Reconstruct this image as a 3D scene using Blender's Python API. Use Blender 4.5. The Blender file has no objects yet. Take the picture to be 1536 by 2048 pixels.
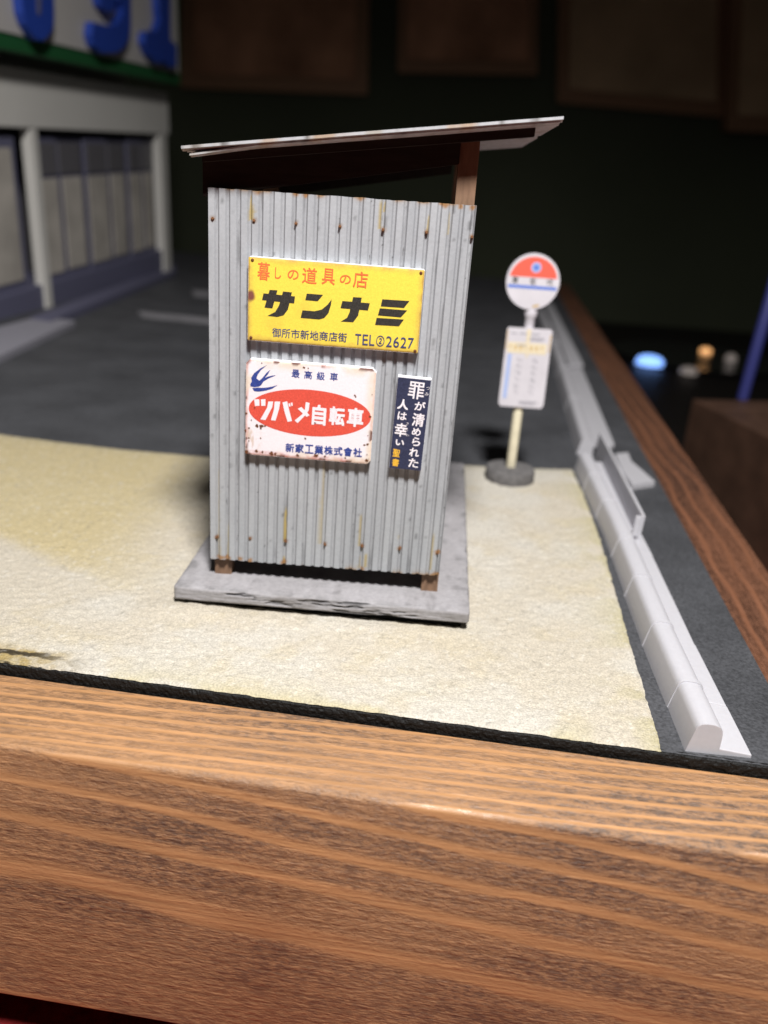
import bpy, bmesh, math, random
import numpy as np
from mathutils import Vector, Matrix

random.seed(7)
rng = np.random.default_rng(11)
MM = 0.001                       # the model is laid out in millimetres
scene = bpy.context.scene
C = scene.collection

# ------------------------------------------------------------------ camera
FPX, CX, CY, CAM_H = 1690.0, 768.0, 1024.0, 58.0
_down = np.array([449 - CX, 5331 - CY, FPX]); _down /= np.linalg.norm(_down)
_fw = np.array([0, 0, 1.0]); _fw = _fw - _down * (_fw @ _down); _fw /= np.linalg.norm(_fw)
_rt = np.cross(_down, _fw)
if _rt[0] < 0: _rt = -_rt
RW = np.array([_rt, _fw, -_down])           # camera axes (x right, y down, z forward) -> world
EYE = np.array([0, 0, CAM_H])
def ray(x, y): return RW @ np.array([x - CX, y - CY, FPX])
def gp(x, y, z=0.0):
    d = ray(x, y); return EYE + d * ((z - CAM_H) / d[2])
def onplane(x, y, p0, n):
    d = ray(x, y); return EYE + d * (((np.asarray(p0) - EYE) @ n) / (d @ n))

cam = bpy.data.cameras.new('camera'); cam_o = bpy.data.objects.new('camera', cam); C.objects.link(cam_o)
m3 = RW @ np.diag([1, -1, -1])
mw = Matrix([[*m3[0], 0], [*m3[1], 0], [*m3[2], CAM_H * MM], [0, 0, 0, 1]])
cam_o.matrix_world = mw
cam.sensor_fit = 'VERTICAL'; cam.sensor_height = 4.8; cam.sensor_width = 3.6
cam.lens = 4.8 * FPX / 2048
cam.clip_start = 0.005; cam.clip_end = 20
cam.dof.use_dof = True; cam.dof.focus_distance = 0.103; cam.dof.aperture_fstop = 2.7
scene.camera = cam_o

# ------------------------------------------------------------------ light
w = bpy.data.worlds.new('World'); scene.world = w; w.use_nodes = True
bg = w.node_tree.nodes['Background']; bg.inputs[0].default_value = (0.95, 0.92, 0.88, 1); bg.inputs[1].default_value = 0.02
lp = bpy.data.lights.new('desk_lamp_light', 'SPOT'); lp.energy = 8.4; lp.color = (1.0, 0.975, 0.955)
lp.shadow_soft_size = 0.024; lp.spot_size = math.radians(115); lp.spot_blend = 0.9
lo = bpy.data.objects.new('desk_lamp_light', lp); C.objects.link(lo)
LAMP = np.array([26.0, -44.0, 286.0]); AIM = np.array([14.0, 110.0, 20.0])
lo.location = Vector(LAMP * MM)
lo.rotation_euler = Vector(AIM - LAMP).to_track_quat('-Z', 'Y').to_euler()
scene.view_settings.view_transform = 'Standard'; scene.view_settings.look = 'None'
scene.view_settings.exposure = 0.0; scene.view_settings.gamma = 1.0
scene.view_settings.use_curve_mapping = False

# ------------------------------------------------------------------ materials
def mat(name, col, rough=0.7, spec=0.3, metal=0.0, grain=0.0, gscale=4000.0, bump=0.0, bscale=4000.0, emit=None, estr=0.0, attr=None, var=0.0, vscale=300.0, trans=0.0, sss=0.0, stretch=None):
    m = bpy.data.materials.new(name); m.use_nodes = True
    nt = m.node_tree; b = nt.nodes['Principled BSDF']
    b.inputs['Roughness'].default_value = rough; b.inputs['Specular IOR Level'].default_value = spec
    b.inputs['Metallic'].default_value = metal; b.inputs['Base Color'].default_value = (*col, 1)
    if trans: b.inputs['Transmission Weight'].default_value = trans
    if sss:
        b.inputs['Subsurface Weight'].default_value = sss; b.inputs['Subsurface Radius'].default_value = (1, .9, .8); b.inputs['Subsurface Scale'].default_value = 0.0006
    src = None
    tc = nt.nodes.new('ShaderNodeTexCoord'); vec = tc.outputs['Object']
    if stretch:
        mp = nt.nodes.new('ShaderNodeMapping'); mp.inputs['Scale'].default_value = stretch
        nt.links.new(vec, mp.inputs[0]); vec = mp.outputs[0]
    if attr:
        a = nt.nodes.new('ShaderNodeAttribute'); a.attribute_name = attr; src = a.outputs['Color']
    def modulate(src, amount, scale, detail):
        n = nt.nodes.new('ShaderNodeTexNoise'); n.inputs['Scale'].default_value = scale; n.inputs['Detail'].default_value = detail
        nt.links.new(vec, n.inputs['Vector'])
        r = nt.nodes.new('ShaderNodeMapRange'); r.inputs[1].default_value = .25; r.inputs[2].default_value = .75
        r.inputs[3].default_value = 1 - amount; r.inputs[4].default_value = 1 + amount
        nt.links.new(n.outputs['Fac'], r.inputs[0])
        x = nt.nodes.new('ShaderNodeMix'); x.data_type = 'RGBA'; x.blend_type = 'MULTIPLY'; x.inputs[0].default_value = 1
        if src is None: x.inputs[6].default_value = (*col, 1)
        else: nt.links.new(src, x.inputs[6])
        nt.links.new(r.outputs[0], x.inputs[7]); return x.outputs[2]
    if grain: src = modulate(src, grain, gscale, 3)
    if var: src = modulate(src, var, vscale, 4)
    if src is not None: nt.links.new(src, b.inputs['Base Color'])
    if bump:
        n = nt.nodes.new('ShaderNodeTexNoise'); n.inputs['Scale'].default_value = bscale; n.inputs['Detail'].default_value = 5
        nt.links.new(vec, n.inputs['Vector'])
        bp = nt.nodes.new('ShaderNodeBump'); bp.inputs['Strength'].default_value = 1; bp.inputs['Distance'].default_value = bump * MM
        nt.links.new(n.outputs['Fac'], bp.inputs['Height']); nt.links.new(bp.outputs[0], b.inputs['Normal'])
    if emit:
        b.inputs['Emission Color'].default_value = (*emit, 1); b.inputs['Emission Strength'].default_value = estr
    return m

def wood_mat(name, pith_y, pith_z, ring, light, dark, tilt=0.02, warp=1.6, stain=0.35, spec=0.5, gain=1.0):
    """Stained softwood: growth rings round a pith that runs along X, pores and fibres along X."""
    m = bpy.data.materials.new(name); m.use_nodes = True; nt = m.node_tree; N = nt.nodes; L = nt.links
    b = N['Principled BSDF']; tc = N.new('ShaderNodeTexCoord')
    sc = N.new('ShaderNodeVectorMath'); sc.operation = 'SCALE'; sc.inputs['Scale'].default_value = 1000.0
    L.new(tc.outputs['Object'], sc.inputs[0]); V = sc.outputs[0]
    def math_(op, a, bb=None):
        n = N.new('ShaderNodeMath'); n.operation = op
        for i, v in enumerate((a, bb)):
            if v is None: continue
            if isinstance(v, (int, float)): n.inputs[i].default_value = v
            else: L.new(v, n.inputs[i])
        return n.outputs[0]
    def noise(scale, stretch, detail=3, rough=.5):
        mp = N.new('ShaderNodeMapping'); mp.inputs['Scale'].default_value = stretch; L.new(V, mp.inputs[0])
        n = N.new('ShaderNodeTexNoise'); n.inputs['Scale'].default_value = scale; n.inputs['Detail'].default_value = detail; n.inputs['Roughness'].default_value = rough
        L.new(mp.outputs[0], n.inputs['Vector']); return n.outputs['Fac']
    def mixc(f, a, bb, mode='MIX'):
        x = N.new('ShaderNodeMix'); x.data_type = 'RGBA'; x.blend_type = mode
        if isinstance(f, float): x.inputs[0].default_value = f
        else: L.new(f, x.inputs[0])
        for i, v in ((6, a), (7, bb)):
            if isinstance(v, tuple): x.inputs[i].default_value = (*v, 1)
            else: L.new(v, x.inputs[i])
        return x.outputs[2]
    def ramp(f, a, bb):
        r = N.new('ShaderNodeMapRange'); r.interpolation_type = 'SMOOTHSTEP'; r.inputs[1].default_value = a; r.inputs[2].default_value = bb; L.new(f, r.inputs[0]); return r.outputs[0]
    sep = N.new('ShaderNodeSeparateXYZ'); L.new(V, sep.inputs[0])
    wob = math_('MULTIPLY', math_('SUBTRACT', noise(.022, (1, .5, .5), 2), .5), warp * 14)
    dz = math_('ADD', math_('SUBTRACT', sep.outputs['Z'], pith_z), math_('MULTIPLY', sep.outputs['X'], tilt))
    dz = math_('ADD', dz, wob)
    dy = math_('SUBTRACT', sep.outputs['Y'], pith_y)
    rr = math_('SQRT', math_('ADD', math_('MULTIPLY', dy, dy), math_('MULTIPLY', dz, dz)))
    rr = math_('ADD', rr, math_('MULTIPLY', noise(.12, (.30, 1, 1), 3), .8))
    fr = math_('FRACT', math_('DIVIDE', rr, ring))
    late = ramp(fr, .10, .34); late2 = math_('SUBTRACT', 1.0, ramp(fr, .90, .99))
    band = math_('MULTIPLY', late, late2)             # 1 in the wide, stain-soaked early wood
    pores = ramp(noise(1.5, (.34, 1, 1), 5, .8), .42, .58)
    fib = noise(1.1, (.04, 1.3, 1.3), 4)
    blot = ramp(noise(.05, (.6, 1.4, 1.4), 3), .35, .68)
    early = mixc(pores, dark, tuple(.62 * l + .38 * d for l, d in zip(light, dark)))
    amt = math_('MULTIPLY', band, math_('ADD', .50, math_('MULTIPLY', blot, .50)))
    col = mixc(amt, light, early)
    r2 = N.new('ShaderNodeMapRange'); r2.inputs[1].default_value = .3; r2.inputs[2].default_value = .7; r2.inputs[3].default_value = .78 * gain; r2.inputs[4].default_value = 1.2 * gain; L.new(fib, r2.inputs[0])
    col = mixc(1.0, col, r2.outputs[0], 'MULTIPLY')
    L.new(col, b.inputs['Base Color'])
    rg = N.new('ShaderNodeMapRange'); rg.inputs[3].default_value = .38; rg.inputs[4].default_value = .58; L.new(pores, rg.inputs[0]); L.new(rg.outputs[0], b.inputs['Roughness'])
    b.inputs['Specular IOR Level'].default_value = spec
    hgt = math_('ADD', math_('MULTIPLY', math_('SUBTRACT', noise(2.2, (.3, 1, 1), 4, .75), .5), math_('ADD', .35, math_('MULTIPLY', band, .9))), math_('MULTIPLY', fib, .45))
    bp = N.new('ShaderNodeBump'); bp.inputs['Distance'].default_value = .24 * MM; bp.inputs['Strength'].default_value = 1; L.new(hgt, bp.inputs['Height']); L.new(bp.outputs[0], b.inputs['Normal'])
    return m

M = {}
M['rail'] = wood_mat('stained_rail_wood', 60.0, 6.0, 1.75, (.46, .24, .105), (.130, .080, .053), tilt=.10, warp=.22, spec=.7)
M['rail_side'] = wood_mat('stained_side_rail_wood', 30.0, 9.0, 2.4, (.20, .085, .045), (.062, .032, .022), tilt=.03, warp=.45)
M['post'] = mat('post_wood', (.20, .12, .075), .65, .3, grain=.25, gscale=500, stretch=(3, 3, .5), bump=.05, bscale=900)
M['beam'] = mat('dark_beam_wood', (.022, .016, .013), .7, .2, grain=.25, gscale=500, stretch=(.5, 3, 3), bump=.05, bscale=900)
M['sand'] = mat('sand', (.6, .56, .45), .95, .1, attr='Col', grain=.26, gscale=4200, bump=.19, bscale=4400)
M['road'] = mat('asphalt', (.058, .060, .066), .58, .4, grain=.45, gscale=2600, var=.28, vscale=60, bump=.10, bscale=3200)
M['board_edge'] = mat('black_board_edge', (.006, .006, .006), .6, .3, bump=.35, bscale=2200)
M['sheet'] = mat('painted_corrugated_sheet', (.5, .5, .5), .55, .3, attr='Col', grain=.06, gscale=2500, bump=.012, bscale=3000)
M['roof'] = mat('roof_sheet', (.6, .6, .6), .5, .35, attr='Col', grain=.10, gscale=1500)
M['slab'] = mat('grey_concrete', (.36, .35, .36), .85, .15, attr='Col', grain=.10, gscale=1800, bump=.08, bscale=1300)
M['foam'] = mat('black_foam', (.010, .010, .010), .9, .1)
M['nail'] = mat('rusty_nail', (.14, .065, .03), .8, .2, grain=.6, gscale=3000, bump=.05)
M['resin'] = mat('white_resin', (.485, .48, .51), .5, .35, sss=.2, bump=.012, bscale=1500, grain=.03, gscale=1500)
M['resin_grey'] = mat('grey_resin', (.43, .425, .45), .5, .35, bump=.012, bscale=1500)
M['paper'] = mat('white_card', (.78, .77, .80), .8, .2)
M['yel'] = mat('yellow_print', (.83, .63, .06), .6, .3, attr='Col', grain=.10, gscale=6500, bump=.02, bscale=2500)
M['whp'] = mat('white_print', (.78, .72, .76), .6, .3, attr='Col', grain=.05, gscale=6500, bump=.02, bscale=2500)
M['navyp'] = mat('navy_print', (.03, .035, .075), .6, .3, grain=.35, gscale=6000, bump=.02, bscale=2500)
def ink(n, c, g=.22): return mat(n, c, .6, .25, grain=g, gscale=6500)
M['ink_red'] = ink('orange_red_ink', (.80, .16, .05)); M['ink_black'] = ink('black_ink', (.035, .032, .028), .6)
M['ink_navy'] = ink('navy_ink', (.05, .06, .16), .5); M['ink_blue'] = ink('blue_ink', (.035, .06, .26), .4)
M['oval'] = ink('red_oval_ink', (.66, .085, .055)); M['ink_white'] = ink('white_ink', (.80, .76, .80), .05)
M['ink_gold'] = ink('gold_ink', (.80, .46, .05)); M['rust'] = mat('rust_stain', (.15, .06, .03), .85, .1, grain=.5, gscale=3500)
M['stop_white'] = mat('stop_white', (.60, .575, .615), .5, .35, var=.06, vscale=300)
M['stop_red'] = ink('stop_red', (.78, .12, .08), .12); M['stop_blue'] = ink('stop_blue', (.10, .19, .58), .12)
M['stop_pale'] = ink('stop_pale_blue', (.36, .45, .72), .1); M['stop_grey'] = ink('stop_grey', (.30, .29, .33), .1)
M['stop_ochre'] = ink('ochre_stain', (.55, .36, .10), .35); M['stop_cream'] = ink('cream_stain', (.70, .61, .44), .25)
M['pole'] = mat('cream_pole', (.66, .60, .44), .5, .35, grain=.12, gscale=400)
M['stop_base'] = mat('stop_base_concrete', (.13, .125, .125), .85, .15, grain=.3, gscale=900, bump=.1, bscale=1500)
M['shop_white'] = mat('shop_white', (.58, .565, .53), .6, .3, var=.06, vscale=25)
M['shop_sign'] = mat('shop_sign_white', (.46, .44, .42), .5, .3)
M['green'] = mat('green_trim', (.015, .09, .03), .45, .4); M['blue3d'] = mat('blue_letter', (.02, .055, .33), .4, .4)
M['sill'] = mat('blue_grey_sill', (.11, .11, .17), .6, .3); M['curtain'] = mat('pale_curtain', (.40, .37, .33), .8, .2, var=.25, vscale=60)
M['shopdark'] = mat('dark_door', (.12, .115, .125), .35, .4); M['step'] = mat('grey_step', (.25, .245, .28), .8, .2)
M['line'] = mat('road_line', (.22, .215, .23), .8, .2, var=.3, vscale=120)
M['cloth'] = mat('red_cloth', (.20, .018, .02), .95, .1, grain=.35, gscale=500, bump=.6, bscale=420)
M['boxwood'] = mat('dark_box_wood', (.075, .040, .026), .6, .3, grain=.3, gscale=120)
M['darktable'] = mat('dark_table', (.014, .012, .011), .5, .3)
M['wall'] = mat('dark_green_wall', (.085, .095, .062), .9, .1, var=.3, vscale=3)
M['pic1'] = mat('brown_print', (.50, .25, .15), .9, .1, var=.6, vscale=14)
M['pic2'] = mat('tan_print', (.52, .35, .21), .9, .1, var=.4, vscale=10)
M['pic_frame'] = mat('dark_wood_frame', (.34, .18, .10), .6, .3)
M['bluerod'] = mat('blue_rod', (.035, .04, .17), .35, .5)
M['gloss'] = mat('black_gloss', (.10, .10, .11), .2, .6, metal=.8)
M['glow_blue'] = mat('blue_reflection_glow', (.3, .5, .9), .3, .5, emit=(.22, .42, 1.0), estr=1.8)  # these glow materials imitate reflections on the glossy dish by emission
M['glow_warm'] = mat('warm_reflection_glow', (.9, .6, .3), .3, .5, emit=(1.0, .48, .18), estr=1.1)
M['glow_dim'] = mat('dim_reflection_glow', (.3, .27, .25), .3, .5, emit=(.5, .42, .38), estr=.22)

# ------------------------------------------------------------------ helpers
def link(name, verts, faces, material, parent=None, smooth=False, cols=None, base=None, kind=None):
    """verts in mm; relative to the parent's own frame"""
    v = np.asarray(verts, float)
    if base is not None: v = v - np.asarray(base)
    me = bpy.data.meshes.new(name); me.from_pydata((v * MM).tolist(), [], [tuple(int(i) for i in f) for f in faces]); 
    if cols is not None:
        a = me.color_attributes.new('Col', 'FLOAT_COLOR', 'POINT')
        c = np.ones((len(v), 4)); c[:, :3] = np.clip(cols, 0, 1); a.data.foreach_set('color', c.ravel())
    me.materials.append(material if not isinstance(material, str) else M[material])
    me.update()
    if smooth: me.polygons.foreach_set('use_smooth', [True] * len(me.polygons))
    o = bpy.data.objects.new(name, me); C.objects.link(o)
    if parent is not None: o.parent = parent
    if kind: o['kind'] = kind
    return o
def tag(o, label, cat, group=None):
    o['label'] = label; o['category'] = cat
    if group: o['group'] = group
    return o
def empty(name, loc, rot=None):
    o = bpy.data.objects.new(name, None); C.objects.link(o); o.empty_display_size = .005
    o.location = Vector(np.asarray(loc, float) * MM)
    if rot is not None: o.rotation_euler = rot
    return o
def box(x0, x1, y0, y1, z0, z1):
    v = [(x, y, z) for z in (z0, z1) for y in (y0, y1) for x in (x0, x1)]
    f = [(0, 2, 3, 1), (4, 5, 7, 6), (0, 1, 5, 4), (2, 6, 7, 3), (0, 4, 6, 2), (1, 3, 7, 5)]
    return v, f
def bbox(name, x0, x1, y0, y1, z0, z1, material, parent=None, bev=.1, kind=None):
    v, f = box(x0, x1, y0, y1, z0, z1); o = link(name, v, f, material, parent, kind=kind)
    return bevel(o, bev)
def bevel(o, width, seg=2):
    if width:
        bm = bmesh.new(); bm.from_mesh(o.data)
        bmesh.ops.bevel(bm, geom=bm.edges[:], offset=width * MM, segments=seg, affect='EDGES', profile=.5, clamp_overlap=True)
        bm.to_mesh(o.data); bm.free()
    return o
def hexa(name, p, material, parent=None, bev=0.0, base=None, kind=None):
    """p: 4 bottom corners then 4 top corners, same order"""
    f = [(3, 2, 1, 0), (4, 5, 6, 7), (0, 1, 5, 4), (1, 2, 6, 5), (2, 3, 7, 6), (3, 0, 4, 7)]
    o = link(name, p, f, material, parent, base=base, kind=kind)
    bm = bmesh.new(); bm.from_mesh(o.data); bmesh.ops.recalc_face_normals(bm, faces=bm.faces); bm.to_mesh(o.data); bm.free()
    return bevel(o, bev)
def prism(name, poly, material, parent=None, d0=0., d1=1., frame=None, bev=0.0):
    """poly in (a, b); frame maps (a, b, depth) -> xyz"""
    n = len(poly); fr = frame or (lambda a, b, d: (a, d, b))
    v = [fr(a, b, d0) for a, b in poly] + [fr(a, b, d1) for a, b in poly]
    f = [tuple(range(n)), tuple(range(2 * n - 1, n - 1, -1))] + [(i, (i + 1) % n, n + (i + 1) % n, n + i) for i in range(n)]
    o = link(name, v, f, material, parent)
    bm = bmesh.new(); bm.from_mesh(o.data); bmesh.ops.recalc_face_normals(bm, faces=bm.faces)
    if bev: bmesh.ops.bevel(bm, geom=[e for e in bm.edges], offset=bev * MM, segments=2, affect='EDGES', clamp_overlap=True)
    bm.to_mesh(o.data); bm.free()
    return o
def lathe(name, prof, material, parent=None, seg=48, smooth=True):
    v, f = [], []
    for r, z in prof: v += [(r * math.cos(2 * math.pi * i / seg), r * math.sin(2 * math.pi * i / seg), z) for i in range(seg)]
    for k in range(len(prof) - 1):
        for i in range(seg): f.append((k * seg + i, k * seg + (i + 1) % seg, (k + 1) * seg + (i + 1) % seg, (k + 1) * seg + i))
    f.append(tuple(range(seg - 1, -1, -1))); f.append(tuple((len(prof) - 1) * seg + i for i in range(seg)))
    o = link(name, v, f, material, parent)
    if smooth:
        o.data.polygons.foreach_set('use_smooth', [len(p.vertices) == 4 for p in o.data.polygons])
        o.data.set_sharp_from_angle(angle=math.radians(40))
    return o
def sstep(x, a, b):
    t = np.clip((x - a) / (b - a), 0, 1); return t * t * (3 - 2 * t)
_perm = rng.permutation(4096); _val = rng.random(4096)
def vnoise(x, y, s=1.0, seed=0):
    x = np.asarray(x, float) / s + 37.3 * seed; y = np.asarray(y, float) / s + 11.9 * seed
    xi = np.floor(x).astype(int); yi = np.floor(y).astype(int); fx = x - xi; fy = y - yi
    fx = fx * fx * (3 - 2 * fx); fy = fy * fy * (3 - 2 * fy)
    h = lambda a, b: _val[_perm[(a + _perm[b % 4096]) % 4096]]
    return (h(xi, yi) * (1 - fx) + h(xi + 1, yi) * fx) * (1 - fy) + (h(xi, yi + 1) * (1 - fx) + h(xi + 1, yi + 1) * fx) * fy
def fbm(x, y, s, oct=4, seed=0):
    t = 0; a = .5; n = 0
    for k in range(oct): t = t + a * vnoise(x, y, s, seed + k); n += a; a *= .55; s *= .5
    return t / n
def mixv(a, b, f): return a * (1 - f[:, None]) + np.asarray(b) * f[:, None]
def gridfaces(nu, nv): 
    i = np.arange((nu - 1) * (nv - 1)); r = i // (nu - 1); c = i % (nu - 1); k = r * nu + c
    return np.stack([k, k + 1, k + nu + 1, k + nu], 1)

# ------------------------------------------------------------------ room: table and wall behind
TZ = -49.0
nx, ny = 120, 120
gx, gy = np.meshgrid(np.linspace(-420, 420, nx), np.linspace(-160, 250, ny)); gx = gx.ravel(); gy = gy.ravel()
t = link('tablecloth', np.stack([gx, gy, TZ - 1.2 + 2.4 * fbm(gx, gy, 60, 3, 3) - 1.2], 1), gridfaces(nx, ny), 'cloth', smooth=True)
t['kind'] = 'structure'; t['label'] = 'red cloth on the table under the wooden trays'
tb_ = bbox('tabletop', -760, 760, -240, 820, -80, TZ - 3.2, 'darktable', bev=2); tb_['kind'] = 'structure'; tb_['label'] = 'dark table carrying the trays'
fl_ = bbox('floor', -2600, 2600, -700, 2600, -330, -320, 'wall', bev=0); fl_['kind'] = 'structure'; fl_['label'] = 'dark floor beyond the table'
wall_b = bbox('wall', -1600, 1600, 960, 980, -330, 1200, 'wall', bev=0); wall_b['kind'] = 'structure'; wall_b['label'] = 'dark green wall far behind the tray'
WN = np.array([0, -1.0, 0])
def picture(px, material, frame, label, y=952.0):
    P = [onplane(x, yy, (0, y, 0), WN) for x, yy in px]           # bl, br, tr, tl
    q = np.array(P); base = q.mean(0); base[1] = y + 6
    e = empty('hanging_picture', base)
    n = lambda p, s: base + (np.asarray(p) - base) * s
    b4 = [np.array([p[0], 959.9, p[2]]) for p in P]; f4 = [np.array([p[0], y + 1, p[2]]) for p in P]
    hexa('panel', b4 + f4, frame, e, base=base)
    c = (q.mean(0))
    i4 = [c + (p - c) * .86 for p in q]
    hexa('print', [np.array([p[0], y + 2, p[2]]) for p in i4] + [np.array([p[0], y - 1, p[2]]) for p in i4], material, e, base=base)
    return tag(e, label, 'picture', 'pictures hanging on the dark wall')
picture([(360, 175), (735, 190), (742, -260), (368, -280)], 'pic1', 'pic_frame', 'reddish brown picture hanging beside the shop sign')
picture([(795, 145), (1075, 150), (1080, -260), (800, -270)], 'pic1', 'pic_frame', 'dark brown picture hanging above the shelter roof')
picture([(1115, 205), (1455, 235), (1460, -230), (1120, -250)], 'pic2', 'pic_frame', 'tan picture with pale bottom margin hanging between two brown ones')
picture([(1455, 262), (1760, 275), (1765, -230), (1470, -240)], 'pic2', 'pic_frame', 'tan picture overlapping the edge of its paler neighbour', y=940.0)

# ------------------------------------------------------------------ the tray
AXF = math.radians(-5.9)                     # the tray is turned a little against the camera
tray_o = np.array([2.4, 70.4, -1.5])         # on the outer top edge of the front rail
tray = empty('wooden_tray', tray_o + np.array([0, 0, -38]), (0, 0, AXF))
tag(tray, 'stained brown wooden tray framing the whole model street', 'tray')
ct, st = math.cos(AXF), math.sin(AXF)
def T2W(a, b): return np.array([tray_o[0] + a * ct - b * st, tray_o[1] + a * st + b * ct])
def W2T(x, y): dx, dy = x - tray_o[0], y - tray_o[1]; return dx * ct + dy * st, -dx * st + dy * ct
RI = W2T(58.98, 159.82)[0]                   # inner line of the side rail
RWID, RH = 13.0, 38.0
def rail(name, a0, a1, b0, b1, material, rot=0.0):
    """rail along its own X"""
    Lr = a1 - a0; nn = max(8, int(Lr / 2))
    sec = []
    r = .6
    for (cx, cz, s) in ((b0 + r, RH - r, 180), (b1 - .5, RH - .5, 90), (b1 - .3, .3, 0), (b0 + .3, .3, -90)):
        rad = r if s == 180 else .4
        for k in range(5):
            an = math.radians(s - 90 * k / 4); sec.append((cx + rad * math.cos(an), cz + rad * math.sin(an)))
    ns = len(sec); v = []; f = []
    for i in range(nn + 1):
        a = a0 + Lr * i / nn
        for j, (b, z) in enumerate(sec):
            dn = .06 * (fbm(a, j * 3.0, 9, 3, 5) - .5)
            v.append((a, b + dn, z + dn))
    for i in range(nn):
        for j in range(ns): f.append((i * ns + j, (i + 1) * ns + j, (i + 1) * ns + (j + 1) % ns, i * ns + (j + 1) % ns))
    f.append(tuple(range(ns))); f.append(tuple(nn * ns + j for j in range(ns - 1, -1, -1)))
    o = link(name, v, f, material, tray, smooth=True)
    bm = bmesh.new(); bm.from_mesh(o.data); bmesh.ops.recalc_face_normals(bm, faces=bm.faces); bm.to_mesh(o.data); bm.free()
    o.data.set_sharp_from_angle(angle=math.radians(50))
    return o
BACK = 545.0; LEFT = -330.0
rail('front_rail', LEFT, RI + 12, 0, RWID, 'rail')
sr = rail('side_rail', -BACK, -RWID - .05, 0, 12, 'rail_side'); sr.rotation_euler = (0, 0, -math.pi / 2); sr.location = (RI * MM, 0, 0)
# local x -> -tray b ; section depth -> tray a
br = rail('back_rail', LEFT, RI + 12, BACK + .05, BACK + 13, 'rail_side')
lr = rail('side_rail', -BACK, -RWID - .05, 0, 12, 'rail_side'); lr.rotation_euler = (0, 0, -math.pi / 2); lr.location = (LEFT * MM, 0, 0)
for a in (LEFT + 20, RI - 12):
    for b in (22, BACK - 12): bbox('foot', a - 8, a + 8, b - 8, b + 8, -13.0, .3, 'foam', tray, .5)

# asphalt board filling the tray: top face at z = -0.5, a black rough edge towards the front rail
nx, ny = 260, 300
ta = np.linspace(LEFT + 12.2, RI - .25, nx); tb = RWID + .25 + (BACK - .5 - RWID) * np.linspace(0, 1, ny) ** 1.6
A, B = np.meshgrid(ta, tb); A = A.ravel(); B = B.ravel()
X = tray_o[0] + A * ct - B * st; Y = tray_o[1] + A * st + B * ct
Z = -.22 + .10 * (fbm(X, Y, 5, 3, 21) - .5) + .12 * (fbm(X, Y, 60, 2, 22) - .5)
road = link('road', np.stack([X, Y, Z], 1), gridfaces(nx, ny), 'road', smooth=True); road['kind'] = 'structure'; road['label'] = 'dark grey asphalt board of the model street'
# front edge of that board
ne = 900; ea = np.linspace(LEFT + 12.2, RI - .25, ne); ev = []; 
for k, (zz, dd) in enumerate(((-.17, .55), (-.24, .22), (-.42, .02), (-.9, -.06), (-1.5, .0), (-2.6, .05))):
    jit = .30 * (fbm(ea, np.full(ne, k * 2.0), .55, 3, 30) - .5) * (1 if k > 0 else .6)
    bx = RWID + .08 + dd + jit; ev.append(np.stack([tray_o[0] + ea * ct - bx * st, tray_o[1] + ea * st + bx * ct, np.full(ne, zz) + .12 * (fbm(ea, np.full(ne, k * 3.), .7, 2, 33) - .5)], 1))
be = link('road_edge', np.concatenate(ev), gridfaces(ne, 6), 'board_edge', smooth=False); be['kind'] = 'structure'; be['label'] = 'black rough edge of the board along the front rail'

# ------------------------------------------------------------------ sand ground
def edge_line(px): return np.array([gp(x, y, 0)[:2] for x, y in px])
R_edge = edge_line([(1331, 1524), (1296, 1402), (1262, 1291), (1232, 1185), (1205, 1090), (1172, 1000), (1145, 938)])
fr0 = gp(0, 1329)[:2]; frd = R_edge[0] - fr0
aR = W2T(*R_edge[0])[0]; F_edge = np.array([T2W(a, RWID + .18) for a in np.linspace(-115, aR, 20)]); R_edge[0] = F_edge[-1]
B_edge = edge_line([(0, 868), (120, 884), (250, 899), (410, 913), (600, 922), (800, 928), (935, 930), (1040, 936), (1145, 938)])
B_edge = np.concatenate([[B_edge[0] + (B_edge[0] - B_edge[1]) * 2.2], B_edge])
def resample(p, n, warp=1.0):
    s = np.r_[0, np.cumsum(np.linalg.norm(np.diff(p, axis=0), axis=1))]; s /= s[-1]; u = np.linspace(0, 1, n) ** warp
    return np.stack([np.interp(u, s, p[:, 0]), np.interp(u, s, p[:, 1])], 1)
nu, nv = 430, 330
v01 = np.linspace(0, 1, nv) ** 1.35
Fe = resample(F_edge, nu); Be = resample(B_edge, nu)
sR = np.r_[0, np.cumsum(np.linalg.norm(np.diff(R_edge, axis=0), axis=1))]; sR /= sR[-1]
Re = np.stack([np.interp(v01, sR, R_edge[:, 0]), np.interp(v01, sR, R_edge[:, 1])], 1)
Le = Fe[0] + (Be[0] - Fe[0]) * v01[:, None]
U = np.linspace(0, 1, nu)
G = np.zeros((nv, nu, 2))
for j, vv in enumerate(v01):
    lin = Fe * (1 - vv) + Be * vv
    corr = (Le[j] - lin[0])[None] * (1 - U)[:, None] + (Re[j] - lin[-1])[None] * U[:, None]
    G[j] = lin + corr
G = G.reshape(-1, 2); sx, sy = G[:, 0].copy(), G[:, 1].copy()
uu = np.tile(U, nv); vv = np.repeat(v01, nu)
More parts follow.
